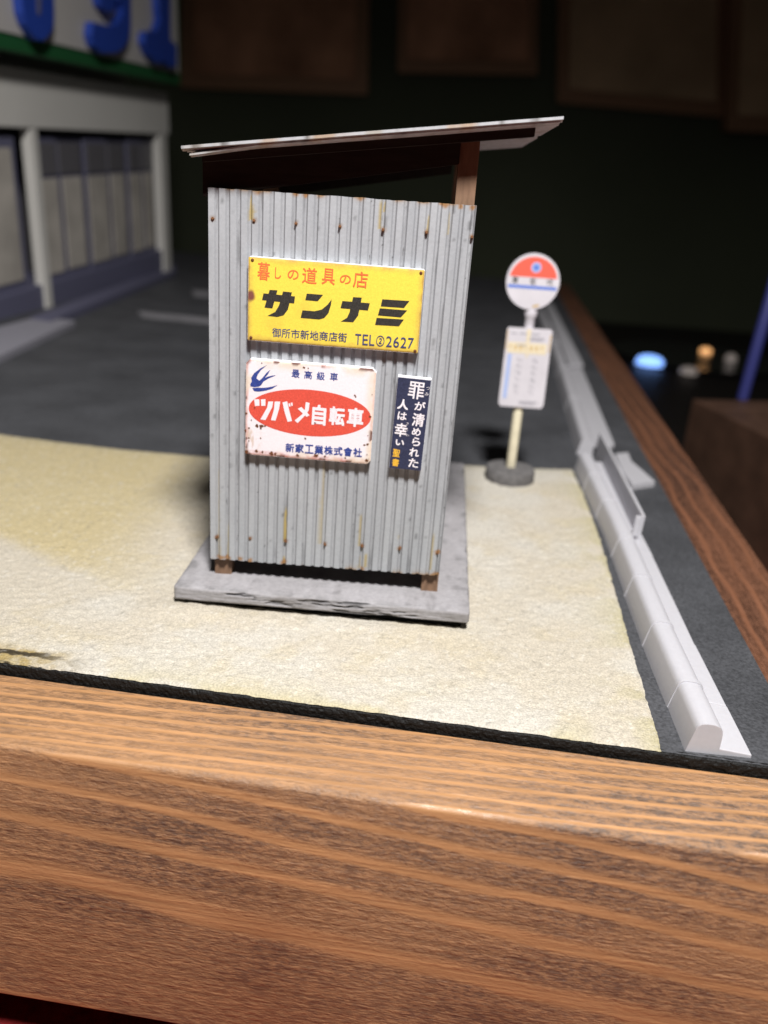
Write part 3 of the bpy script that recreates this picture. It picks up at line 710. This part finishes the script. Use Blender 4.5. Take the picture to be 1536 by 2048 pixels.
def plate(name, u0, u1, z0, z1, y_back, y_face, material, cfun, parent, cham=.35, step=.12, core='paper', rot=0.0):
    """painted face grid on a card core, clipped corners; coordinates relative to the sign's empty"""
    nx_, nz_ = int((u1 - u0) / step), int((z1 - z0) / step)
    uu_, zz_ = np.meshgrid(np.linspace(0, 1, nx_), np.linspace(0, 1, nz_)); uu_ = uu_.ravel(); zz_ = zz_.ravel()
    U_ = u0 + (u1 - u0) * uu_; Z_ = z0 + (z1 - z0) * zz_
    # clip the corners by pulling in points beyond the chamfer line
    for su in (0, 1):
        for sz in (0, 1):
            a = np.abs(U_ - (u0, u1)[su]); b = np.abs(Z_ - (z0, z1)[sz]); k = cham - (a + b); m_ = k > 0
            U_[m_] += (1 if su == 0 else -1) * k[m_] / 2; Z_[m_] += (1 if sz == 0 else -1) * k[m_] / 2
    ed = np.minimum(np.minimum(U_ - u0, u1 - U_), np.minimum(Z_ - z0, z1 - Z_))
    yf = y_face + .10 * np.exp(-ed / .10) + .015 * (fbm(U_, Z_, 2, 2, 5) - .5)
    col = cfun(U_, Z_, ed)
    link('face', np.stack([U_, yf, Z_], 1), gridfaces(nx_, nz_), material, parent, smooth=True, cols=col)
    c = cham; poly = [(u0 + c, z0), (u1 - c, z0), (u1, z0 + c), (u1, z1 - c), (u1 - c, z1), (u0 + c, z1), (u0, z1 - c), (u0, z0 + c)]
    prism('core', poly, core, parent, y_face + .09, y_back)

# ------------------------------------------------------------------ yellow shop sign
FACE = -1.95; BACK_Y = -.84
def sign_root(name, u, z, label):
    p = sh(u, 0, z); e = empty(name, p, (0, 0, SH_A)); e['off'] = 0; del e['off']
    return tag(e, label, 'sign', 'enamel signs on the shelter wall')
def box_px(*px): P = [wpx(x, y, FACE) for x, y in px]; return np.array(P)
ya = box_px((497, 513), (849, 540), (837, 708), (494, 680)); yu0, yu1, yz0, yz1 = ya[[0, 3], 0].mean(), ya[[1, 2], 0].mean(), ya[[2, 3], 1].mean(), ya[[0, 1], 1].mean()
ysign = sign_root('enamel_sign', yu0, yz0, 'yellow sign with big black katakana and orange line of brush lettering')
def local(u0, z0): return lambda x, y: (lambda q: (q[0] - u0, q[1] - z0))(wpx(x, y, FACE))
YW, YH = yu1 - yu0, yz1 - yz0
def ycol(u, z, ed):
    c = np.tile([.80, .63, .075], (len(u), 1)); c = mixv(c, [.70, .52, .07], sstep(fbm(u, z, 4, 4, 800), .5, .8) * .6)
    n = fbm(u, z, .7, 3, 810); c = mixv(c, [.30, .15, .06], (1 - sstep(ed + .35 * (n - .5), .05, .30)) * .9)
    c = mixv(c, [.55, .36, .08], (1 - sstep(ed + .6 * (n - .5), .2, .9)) * .5)
    r = np.hypot((u - .35), (z - YH * .545) * .75) + .25 * (n - .5); c = mixv(c, [.20, .07, .05], (1 - sstep(r, .3, .75)))
    return c
plate('plate', 0, YW, 0, YH, BACK_Y, FACE, 'yel', ycol, ysign, cham=.15)
for x, y in ((505, 520), (842, 546), (502, 675), (830, 702)):
    q = local(yu0, yz0)(x, y); o = lathe('rivet', [(.20, 0), (.20, .06), (.12, .12)], 'rust', ysign, 10); o.location = (q[0] * MM, (FACE + .02) * MM, q[1] * MM); o.rotation_euler = (math.pi / 2, 0, 0)
def cr(ox, oy, s, loc): return lambda x, y: np.array(loc(ox + x / s, oy + y / s))
Q = cr(480, 500, 4.0421, local(yu0, yz0))
def line_text(inkobj, text, tl, tr, bl, bold, fill=.98, widths=None, lift=.02):
    n = len(text); tl, tr, bl = map(np.asarray, (tl, tr, bl)); wds = widths or [1] * n; tot = sum(wds); pos = 0
    for ch, wd in zip(text, wds):
        f0 = (pos + wd / 2) / tot; pos += wd
        if ch == ' ': continue
        c = tl + (tr - tl) * f0 + (bl - tl) * .5
        w_ = np.linalg.norm(tr - tl) * wd / tot * fill; h_ = np.linalg.norm(bl - tl)
        rot = math.atan2((tr - tl)[1], (tr - tl)[0])
        inkobj.char(ch, c, w_, h_, bold, rot, lift)
i1 = Ink(FACE)
for ch, (x, y, wd, hh) in zip('暮しの道具の店', ((192, 172, 100, 135), (308, 188, 50, 85), (430, 200, 88, 72), (563, 208, 118, 120), (716, 215, 105, 120), (852, 238, 88, 68), (975, 240, 118, 122))):
    q = Q(x, y); i1.char(ch, q, wd / 4.0421 * .0632, hh / 4.0421 * .0655, .010, -.02)
i1.build('red_lettering', 'ink_red', ysign)
i2 = Ink(FACE)
for poly in (
    [(190, 350), (445, 375), (438, 432), (178, 405)], [(240, 322), (303, 326), (262, 472), (198, 466)], [(348, 335), (420, 342), (388, 480), (352, 528), (300, 541), (222, 532), (285, 500), (315, 450)],
    [(540, 352), (672, 362), (628, 414), (528, 405)], [(505, 487), (600, 495), (660, 482), (708, 442), (742, 398), (735, 445), (715, 510), (680, 550), (640, 561), (490, 549)],
    [(828, 412), (1050, 430), (1035, 489), (812, 470)], [(915, 380), (985, 385), (955, 530), (915, 584), (815, 578), (865, 548), (885, 505)],
    [(1150, 398), (1370, 412), (1325, 469), (1138, 455)], [(1130, 471), (1352, 488), (1300, 545), (1115, 528)], [(1105, 548), (1325, 562), (1285, 616), (1092, 605)]):
    i2.poly([tuple(Q(*p)) for p in poly])
i2.build('black_lettering', 'ink_black', ysign)
i3 = Ink(FACE)
line_text(i3, '御所市新地商店街', Q(258, 628), Q(868, 672), Q(258, 703), .010, .93)
line_text(i3, 'TEL②2627', Q(925, 676), Q(1412, 712), Q(923, 762), .006, .80, [1, .9, .85, 1.35, .95, .95, .95, .95])
i3.build('navy_lettering', 'ink_navy', ysign)

# ------------------------------------------------------------------ white bicycle sign
wa = box_px((490, 717), (754, 739), (740, 928), (492, 910)); wu0, wu1, wz0, wz1 = wa[[0, 3], 0].mean(), wa[[1, 2], 0].mean(), wa[[2, 3], 1].mean(), wa[[0, 1], 1].mean()
wsign = sign_root('enamel_sign', wu0, wz0, 'rust-spotted white sign with a red oval and a blue swallow')
WWd, WHt = wu1 - wu0, wz1 - wz0
def wcol(u, z, ed):
    c = np.tile([.80, .745, .78], (len(u), 1)); n = fbm(u, z, .9, 4, 900); n2_ = fbm(u, z, 2.5, 3, 910)
    c = mixv(c, [.66, .36, .30], (1 - sstep(ed + .5 * (n - .5), .12, .42)) * .75)
    low = 1 - sstep(z + .5 * (n - .5), .35, .95); c = mixv(c, [.55, .20, .16], low * sstep(n, .35, .6) * .85)
    c = mixv(c, [.72, .62, .50], (1 - sstep(ed, .3, 1.6)) * sstep(n2_, .42, .7) * .8)
    c = mixv(c, [.55, .42, .32], (1 - sstep(u, .8, 2.6)) * (1 - sstep(z, 3.0, 4.2)) * sstep(fbm(u * 3, z, 1.2, 3, 915), .45, .65) * .7)
    c = mixv(c, [.28, .12, .10], (1 - sstep(np.hypot(u - .1, z - WHt + .1) + .4 * (n - .5), .3, .8)) * .9)
    c = mixv(c, [.14, .06, .045], (1 - sstep(ed, .1, .6)) * sstep(fbm(u, z, 1.3, 3, 920), .60, .68))
    return c
plate('plate', 0, WWd, 0, WHt, BACK_Y, FACE, 'whp', wcol, wsign, cham=.55)
Q = cr(480, 700, 5.2966, local(wu0, wz0))
kx = .0623 / 5.2966; 
ov = Ink(FACE); l_, r__, t_, b_ = Q(93, 612)[0], Q(1386, 712)[0], Q(640, 413)[1], Q(810, 917)[1]
ov.poly([((l_ + r__) / 2 + (r__ - l_) / 2 * math.cos(a), (t_ + b_) / 2 + (t_ - b_) / 2 * math.sin(a)) for a in np.linspace(0, 2 * math.pi, 96, endpoint=False)], .015); ov.build('red_oval', 'oval', wsign)
i4 = Ink(FACE)
for poly in (
    [(150, 522), (205, 520), (207, 590), (160, 592)], [(222, 522), (270, 520), (270, 590), (226, 592)], [(300, 545), (352, 545), (342, 605), (270, 742), (216, 735), (288, 610)],
    [(368, 545), (427, 545), (414, 625), (377, 748), (328, 742), (360, 630)], [(450, 555), (500, 543), (522, 640), (552, 752), (505, 760), (474, 660)], [(512, 565), (531, 565), (536, 597), (520, 599)], [(538, 558), (556, 556), (559, 590), (545, 594)],
    [(698, 550), (738, 560), (728, 640), (692, 690), (610, 774), (580, 745), (660, 680), (688, 630)], [(612, 622), (650, 603), (738, 690), (706, 708)]):
    i4.poly([tuple(Q(*p)) for p in poly], .03)
for ch, x, y, wd, hh in (('自', 838, 688, 158, 232), ('転', 1028, 700, 178, 212), ('車', 1222, 714, 186, 214)):
    i4.char(ch, Q(x, y), wd * kx, hh * kx * 1.02, .032, -.02, .03)
i4.build('white_lettering', 'ink_white', wsign)
i5 = Ink(FACE)
for poly in ([(285, 160), (215, 195), (150, 245), (118, 295), (125, 330), (108, 365), (112, 385), (150, 394), (200, 387), (222, 375), (250, 332), (300, 302), (382, 268), (345, 270), (290, 283), (262, 298), (295, 258), (322, 208), (280, 243), (235, 298), (205, 325), (175, 300), (187, 262), (222, 212)],
             [(130, 402), (200, 398), (225, 401), (280, 398), (340, 387), (398, 372), (340, 410), (270, 431), (200, 441), (150, 436)]):
    i5.poly([tuple(Q(*p)) for p in poly], .018)
i5.build('swallow', 'ink_blue', wsign)
i6 = Ink(FACE)
for ch, x, y in (('最', 590, 250), ('高', 722, 264), ('級', 856, 275), ('車', 995, 284)): i6.char(ch, Q(x, y), 88 * kx, 92 * kx, .014, -.02, .018)
line_text(i6, '新家工業株式會社', Q(478, 984), Q(1300, 1042), Q(477, 1078), .022, .90, lift=.018)
i6.build('navy_lettering', 'ink_blue', wsign)
i7 = Ink(FACE)
for x, y, r in ((232, 138, 8), (676, 183, 14), (722, 192, 9), (1218, 480, 12), (1226, 496, 10), (1376, 705, 17), (1350, 998, 17), (1318, 1005, 13), (692, 935, 13), (65, 668, 15), (60, 850, 14), (95, 825, 13), (180, 800, 22), (225, 805, 26), (265, 803, 14), (220, 830, 12), (795, 770, 11), (1075, 715, 11), (70, 1080, 24), (175, 1066, 20), (240, 1078, 14), (335, 1092, 26), (375, 1098, 18), (610, 1112, 20), (800, 1115, 24), (900, 1125, 14), (1115, 1140, 12), (1340, 1165, 22), (1345, 1105, 8), (1355, 905, 6), (1400, 470, 6), (95, 930, 10), (95, 960, 9), (220, 930, 9), (120, 740, 8), (155, 610, 9), (820, 1110, 12), (60, 310, 6)):
    c = Q(x, y); ph = random.random() * 6; i7.poly([(c[0] + r * kx * .85 * (1 + .35 * math.sin(3 * a + ph) + random.uniform(-.2, .2)) * math.cos(a), c[1] + r * kx * .75 * (1 + .3 * math.sin(2 * a + ph)) * math.sin(a)) for a in np.linspace(0, 2 * math.pi, 12, endpoint=False)], .05)
i7.build('rust_stain', 'rust', wsign)

# ------------------------------------------------------------------ dark blue text plate
ba = box_px((796, 754), (863, 758), (842, 941), (778, 936)); 
bw = (np.linalg.norm(ba[1] - ba[0]) + np.linalg.norm(ba[2] - ba[3])) / 2; bh = (np.linalg.norm(ba[3] - ba[0]) + np.linalg.norm(ba[2] - ba[1])) / 2
bsign = sign_root('text_plate', 0, 0, 'narrow navy plate with two columns of white brush lettering')
bsign['group'] = 'enamel signs on the shelter wall'
bc = ba.mean(0); brot = math.atan2(*(ba[[0, 1]].mean(0) - ba[[2, 3]].mean(0)))
bsign.location = Vector(sh(bc[0], 0, bc[1]) * MM); bsign.rotation_euler = Matrix.Rotation(SH_A, 4, 'Z').to_3x3().to_4x4().__matmul__(Matrix.Rotation(brot, 4, 'Y')).to_euler()
prism('core', [(-bw / 2, -bh / 2), (bw / 2, -bh / 2), (bw / 2, bh / 2), (-bw / 2, bh / 2)], 'paper', bsign, FACE + .05, BACK_Y)
prism('face', [(-bw / 2 + .02, -bh / 2 + .02), (bw / 2 - .02, -bh / 2 + .02), (bw / 2 - .02, bh / 2 - .12), (-bw / 2 + .02, bh / 2 - .12)], 'navyp', bsign, FACE, FACE + .06)
# picture corners of the face in the enlarged crop: tl (235,150) tr (912,200) br (715,1955) bl (85,1920)
def Qb(x, y):
    q = wpx(770 + x / 9.7545, 740 + y / 9.7545, FACE); d = np.array(q) - bc; c_, s_ = math.cos(brot), math.sin(brot)
    return np.array([d[0] * c_ - d[1] * s_, d[0] * s_ + d[1] * c_])
kb = .0635 / 9.7545
i8, i9 = Ink(FACE), Ink(FACE)
for ch, x, y, wd, hh, bo in (('罪', 612, 400, 320, 350, .010), ('が', 682, 702, 215, 185, .020), ('清', 650, 972, 250, 275, .018), ('め', 612, 1205, 180, 165, .022), ('ら', 610, 1398, 165, 185, .022), ('れ', 570, 1605, 205, 185, .022), ('た', 555, 1812, 205, 195, .022),
                         ('人', 352, 670, 225, 215, .03), ('は', 335, 895, 185, 170, .022), ('幸', 312, 1168, 255, 285, .022), ('い', 290, 1415, 175, 125, .03), ('つ', 840, 355, 68, 52, 0), ('み', 815, 470, 78, 66, 0), ('さ', 437, 1045, 46, 56, 0), ('い', 425, 1180, 46, 40, 0), ('わ', 436, 1270, 60, 48, 0)):
    i8.char(ch, Qb(x, y), wd * kb, hh * kb, bo, -.03)
for ch, x, y, wd, hh in (('聖', 222, 1620, 150, 165), ('書', 205, 1805, 140, 165)): i9.char(ch, Qb(x, y), wd * kb, hh * kb, .02, -.03)
i8.build('white_lettering', 'ink_white', bsign); i9.build('gold_lettering', 'ink_gold', bsign)

# ------------------------------------------------------------------ bus stop sign
sb = np.array([26.4, 173.2, 0]); stop = empty('bus_stop_sign', sb); tag(stop, 'bus stop sign with round red and white disc on cream pole', 'bus stop')
lathe('base', [(4.6, -.6), (5.15, -.3), (5.3, .2), (5.25, 2.3), (5.0, 2.72), (4.4, 2.85)], 'stop_base', stop, 56)
po = lathe('pole', [(.98, 2.6), (.98, 34.0), (.9, 34.1)], 'pole', stop, 24)
co = lathe('neck', [(1.0, 31.8), (1.0, 34.2), (1.12, 34.4), (1.3, 35.0), (1.35, 35.9), (1.2, 36.3), (.5, 36.6)], 'stop_white', stop, 24)
BY = -.9
bd = prism('timetable', [(a + .55, b) for a, b in ((-5.0, 17.0), (-4.6, 16.3), (3.9, 16.3), (4.3, 17.0), (4.1, 32.0), (3.8, 32.5), (-4.7, 32.4), (-5.0, 32.0))], 'stop_white', stop, BY, BY - .6)
tf = BY - .6
inks = {k: Ink(tf) for k in ('stop_pale', 'stop_grey', 'stop_ochre', 'stop_cream')}
def rect(k, x0, x1, z0, z1, lift=.03): inks[k].poly([(x0, z0), (x1, z0), (x1, z1), (x0, z1)], lift)
rect('stop_cream', -4.0, 3.9, 27.4, 29.6); rect('stop_pale', -3.75, -2.95, 18.0, 27.2)
for x0, x1, z in ((-3.6, -2.4, 31.2), (-1.9, 2.2, 31.25), (.2, 3.2, 30.5), (-.5, 2.9, 30.1), (-2.2, -.3, 28.9), (-.4, 3.4, 17.4), (-.2, 3.0, 17.0)): rect('stop_grey', x0, x1, z, z + .22)
for k in range(7): rect('stop_ochre', -3.6 + k * 1.05, -3.2 + k * 1.05, 28.0 + .6 * random.random(), 28.9, .04)
inks['stop_cream'].poly([(-.5, 32.3), (.4, 32.3), (.3, 30), (.35, 27), (-.05, 26.4), (-.3, 29)], .05)
rect('stop_ochre', -4.35, -4.2, 28, 32, .04); rect('stop_ochre', 4.3, 4.5, 28, 31.5, .04)
for z in (26.2, 24.9, 23.6, 22.2, 20.8, 19.6):
    for x in (-1.5, 1.6):
        inks['stop_grey'].char(random.choice('678'), (x, z), .42, .62, .0, 0, .03); inks['stop_grey'].char(random.choice('0123'), (x + .55, z - .25), .36, .5, 0, 0, .03)
for k, i_ in inks.items(): i_.build({'stop_pale': 'blue_strip', 'stop_grey': 'print_line', 'stop_ochre': 'rust_stain', 'stop_cream': 'header_band'}[k], k, bd)
# the disc
DC = (-.55, 41.5); DR = 5.25
disc = prism('disc', [(DC[0] + DR * math.cos(a), DC[1] + DR * 1.02 * math.sin(a)) for a in np.linspace(0, 2 * math.pi, 72, endpoint=False)], 'stop_white', stop, -.35, -1.3)
di = {k: Ink(-1.3) for k in ('stop_red', 'stop_blue', 'ink_black', 'stop_pale', 'stop_ochre')}
r0 = 4.75; zc = .85; a0 = math.asin(zc / r0)
di['stop_red'].poly([(DC[0] + r0 * math.cos(a), DC[1] + r0 * math.sin(a)) for a in np.linspace(a0, math.pi - a0, 40)], .03)
di['stop_blue'].poly([(DC[0] - 4.75, DC[1] - 1.35), (DC[0] + 4.75, DC[1] - 1.35), (DC[0] + 4.85, DC[1] - .75), (DC[0] - 4.85, DC[1] - .75)], .03)
di['stop_pale'].poly([(DC[0] + .3 + 0.98 * math.cos(a), DC[1] + 2.75 + 0.98 * math.sin(a)) for a in np.linspace(0, 2 * math.pi, 28, endpoint=False)], .05)
di['stop_blue'].poly([(DC[0] + .3 + (.80 if i % 2 else .40) * math.cos(a), DC[1] + 2.75 + (.80 if i % 2 else .40) * math.sin(a)) for i, a in enumerate(np.linspace(0, 2 * math.pi, 16, endpoint=False))], .07)
for ch, x in (('東', -3.5), ('佐', 0), ('代', 3.3)): di['ink_black'].char(ch, (DC[0] + x, DC[1] + .12), 1.25, 1.3, .01, 0, .04)
di['stop_ochre'].poly([(DC[0] + .4, DC[1] - 4.9), (DC[0] + 1.6, DC[1] - 4.7), (DC[0] + 1.9, DC[1] - 4.3), (DC[0] + .8, DC[1] - 4.4)], .03)
for k, i_ in di.items(): i_.build({'stop_red': 'red_field', 'stop_blue': 'blue_band', 'ink_black': 'stop_name', 'stop_pale': 'emblem', 'stop_ochre': 'rust_stain'}[k], k, disc)

# ------------------------------------------------------------------ shop at the far left
s0 = gp(0, 640, 0); sd = ray(1010, 300); sd = sd / np.linalg.norm(sd)
sn = np.array([sd[1], -sd[0], 0]); sn /= np.linalg.norm(sn); su = np.cross(sn, sd); su = su if su[2] > 0 else -su     # sn faces the street
shop = empty('shop_building', s0); shop.matrix_world = Matrix([[sd[0], -sn[0], su[0], s0[0] * MM], [sd[1], -sn[1], su[1], s0[1] * MM], [sd[2], -sn[2], su[2], s0[2] * MM], [0, 0, 0, 1]])
tag(shop, 'white shop with posts, curtained doors and a green-trimmed sign', 'shop')
def spx(x, y, proud=0.0):
    p = onplane(x, y, s0 + sn * proud, sn) - s0; return p @ sd, p @ su
A0 = -95.0
a1 = spx(340, 300)[0]; ft = np.mean([spx(20, 142)[1], spx(340, 180)[1]]); fb = np.mean([spx(20, 247)[1], spx(330, 274)[1]])
bbox('fascia', A0, a1, 0, 22, fb, ft, 'shop_white', shop, .4)
def spost(x0, x1, name='post'):
    l0, l1 = spx(x0, 430)[0], spx(x1, 430)[0]; bbox(name, l0, l1, .3, 4.5, -10.5, fb - .02, 'shop_white', shop, .4)
spost(78, 92); spost(326, 340)
bbox('post', A0, A0 + 9, .3, 9, -10.5, fb - .02, 'shop_white', shop, .4)
bbox('plinth', A0 + .5, a1 - .4, 1.4, 40, -11, 7.5, 'sill', shop, .4)
bbox('back_wall', A0, a1, 22.1, 60, 1, ft - .5, 'shopdark', shop, .3)
bbox('side_wall', a1 - 5, a1 - .1, 9.2, 58, -9, fb - .1, 'shop_white', shop, .3)
bbox('roof', A0, a1, 22.05, 61, ft - .4, ft + 40, 'shop_white', shop, .3)
# sliding doors of the bay between post and corner, each with a pale lower curtain and dark upper pane
edges = [95, 140, 190, 235, 272, 300, 325]
for i in range(6):
    l0, l1 = spx(edges[i], 430)[0], spx(edges[i + 1], 430)[0]
    dr = bbox('door', l0 + .3, l1 - .3, 3.4 + (i % 2) * 1.0, 4.3 + (i % 2) * 1.0, 7.4, fb - 3, 'sill', shop, .2)
    bbox('curtain', l0 + (3.5 if i % 2 else 1.5), l1 - 2.5, 2.8 + (i % 2) * 1.0, 3.35 + (i % 2) * 1.0, 10, fb * .72, 'curtain', dr, .2)
    bbox('pane', l0 + 2, l1 - 2, 2.8 + (i % 2) * 1.0, 3.35 + (i % 2) * 1.0, fb * .74, fb - 5, 'shopdark', dr, .1)
l0 = A0 + 10; l1 = spx(60, 430)[0]
for i in range(3):
    x0, x1 = l0 + (l1 - l0) * i / 3, l0 + (l1 - l0) * (i + 1) / 3
    dr = bbox('door', x0 + .3, x1 - .3, 3.4, 4.3, 7.4, fb - 3, 'sill', shop, .2)
    bbox('pane', x0 + 2.5, x1 - 4, 2.8, 3.35, 11, fb - 7, 'curtain' if i == 2 else 'shopdark', dr, .1)
# the sign above: white panel in a green frame with raised blue letters
PR = 9.0
sa1, sb0 = spx(361, 150, PR)[0], np.mean([spx(10, 115, PR)[1], spx(350, 157, PR)[1]])
sg = bbox('sign_board', A0, sa1, -PR, -.05, sb0, sb0 + 75, 'green', shop, .4)
gt = 5.2; bbox('sign_panel', A0 + gt, sa1 - 3.5, -PR - .6, -PR + .4, sb0 + gt, sb0 + 72, 'shop_sign', sg, .2)
def spoly(pts):
    out = []
    for x, y in pts:
        q = spx(x / 3.84, y / 3.84, PR + .6); out.append((q[0], q[1]))
    return out
# lettering whose upper halves leave the picture are closed off plainly above
for pts in ([(85, -60), (130, -190), (215, -215), (300, -190), (345, -60), (347, 150), (332, 230), (292, 290), (250, 314), (205, 302), (170, 252), (130, 182), (103, 100)],
            [(650, 165), (720, 182), (780, 197), (832, 190), (862, 150), (890, 90), (880, 40), (850, 0), (845, -120), (900, -190), (945, -120), (947, 200), (930, 300), (890, 370), (830, 407), (720, 407), (660, 350), (638, 270)],
            [(700, -30), (765, -60), (838, -30), (812, 80), (780, 97), (740, 82), (712, 40)],
            [(1160, -60), (1200, -170), (1250, -170), (1257, 0), (1257, 300), (1307, 345), (1307, 510), (1260, 517), (1200, 470), (1150, 487), (1090, 420), (1053, 330), (1060, 245), (1150, 230), (1177, 150), (1165, 60)]):
    prism('letter', spoly(pts), 'blue3d', sg, -PR - .65, -PR - 4.2, bev=.3)
prism('letter_slit', spoly([(200, -80), (238, -80), (236, 90), (222, 120), (208, 90)]), 'sill', sg, -PR - 4.1, -PR - 4.4)
# kerb step, ramp and painted lines in front of the shop
def ground_slab(name, px, z0, z1, material, label, cat, kind=None):
    P = [gp(x, y, z1) for x, y in px]; base = np.mean(P, 0); base[2] = z0
    o = hexa(name, [(*(p[:2] - base[:2]), 0) for p in P] + [(*(p[:2] - base[:2]), z1 - z0) for p in P], material, None, .2 if z1 - z0 > .5 else 0); o.location = Vector(base * MM)
    if kind: o['kind'] = kind; o['label'] = label
    else: tag(o, label, cat)
    return o
ground_slab('shop_ramp', [(-60, 738), (150, 641), (75, 633), (-60, 668)], -.6, 2.0, 'step', 'pale grey ramp slab at the foot of the shop post', 'ramp')
ground_slab('shop_step', [(100, 640), (352, 541), (350, 526), (60, 634)], -.6, 2.6, 'sill', 'long blue-grey step along the shop front', 'step')
def paint(px, label):
    P = [gp(x, y, -.10) for x, y in px]; base = np.mean(P, 0)
    o = link('road_line', [p - base for p in P] + [p - base - np.array([0, 0, .1]) for p in P], [(0, 1, 2, 3), (7, 6, 5, 4), (0, 4, 5, 1), (1, 5, 6, 2), (2, 6, 7, 3), (3, 7, 4, 0)], 'line'); o.location = Vector(base * MM)
    tag(o, label, 'road line')
paint([(285, 634), (560, 662), (560, 650), (275, 622)], 'faded white road line running behind the shelter from the shop')
paint([(388, 592), (560, 606), (560, 592), (385, 580)], 'short faded white road line on the road beyond the longer one')

# ------------------------------------------------------------------ things on the table to the right
e0, e1 = gp(1385, 798, -8)[:2], gp(1560, 885, -8)[:2]
bdv = (e1 - e0) / np.linalg.norm(e1 - e0); bnv = np.array([-bdv[1], bdv[0]]);  bnv = bnv if bnv[1] > 0 else -bnv
bx = empty('wooden_box', (*e0, TZ)); bbase = np.array([*e0, TZ])
def bxseg(name, a0, a1, b0, b1, z0, z1, m_):
    P = [(*(e0 + bdv * a + bnv * b), z) for z in (z0, z1) for a, b in ((a0, b0), (a1, b0), (a1, b1), (a0, b1))]
    hexa(name, P, m_, bx, .4, base=bbase)
bxseg('front_rail', 0, 150, 0, 12, TZ - 3.4, -8, M['boxwood']); bxseg('side_rail', 0, 12, 12.05, 130, TZ - 3.4, -8, M['boxwood']); bxseg('side_rail', 138, 150, 12.05, 130, TZ - 3.4, -8, M['boxwood']); bxseg('back_rail', 12.05, 137.9, 118, 130, TZ - 3.4, -8, M['boxwood']); bxseg('floor_board', 12.05, 137.95, 12.05, 117.9, -30, -26, M['gloss'])
tag(bx, 'dark wooden box standing on the table beside the big tray', 'box')
rp = gp(1484, 800, -8.2); rq = onplane(1534, 620, rp, np.array([0, -1., 0]))
ax = Vector(rq - rp); rod = lathe('blue_rod', [(1.6, 0), (2.0, .4), (2.0, ax.length + 30), (1.6, ax.length + 30.5)], 'bluerod', None, 20)
rod.location = Vector(rp * MM); rod.rotation_euler = ax.to_track_quat('Z', 'Y').to_euler(); tag(rod, 'blue plastic rod leaning on the dark wooden box', 'rod')
pc = gp(1395, 712, TZ); dish = lathe('black_dish', [(40, 0), (56, .6), (62, 2.4), (63, 3.4), (61, 3.6), (56, 2.8), (20, 2.4), (1, 2.4)], 'gloss', None, 72)
dish.location = Vector((pc[0] * MM, pc[1] * MM, (TZ - 3.3) * MM)); tag(dish, 'black glossy dish on the table behind the side rail', 'dish')
pz = TZ + 5
def lens(px, w_, d_, hgt, m_, label):  # added glowing dome, stands in for a coloured reflection on the dish
    p = gp(*px, TZ + 1.0); o = lathe('reflection_glow', [(w_, -1.6), (w_ * .97, hgt * .3), (w_ * .8, hgt * .7), (w_ * .5, hgt * .93), (w_ * .1, hgt)], m_, None, 24)
    o.location = Vector((p[0] * MM, p[1] * MM, (TZ + .2) * MM)); tag(o, label, 'reflection', 'added glowing domes imitating reflections in the black dish')
lens((1300, 722), 9.5, 7, 4.6, 'glow_blue', 'added glowing dome imitating a bright blue-white reflection in the black dish')
lens((1412, 700), 4.4, 4, 2.4, 'glow_warm', 'added glowing dome imitating an orange reflection in the black dish')
lens((1462, 716), 4.2, 4, 4, 'glow_dim', 'added faint dome imitating a brownish reflection in the black dish near the blue rod')
lens((1378, 740), 6.0, 4, 3, 'glow_dim', 'added faint dome imitating a greyish reflection in the black dish between blue and orange ones')
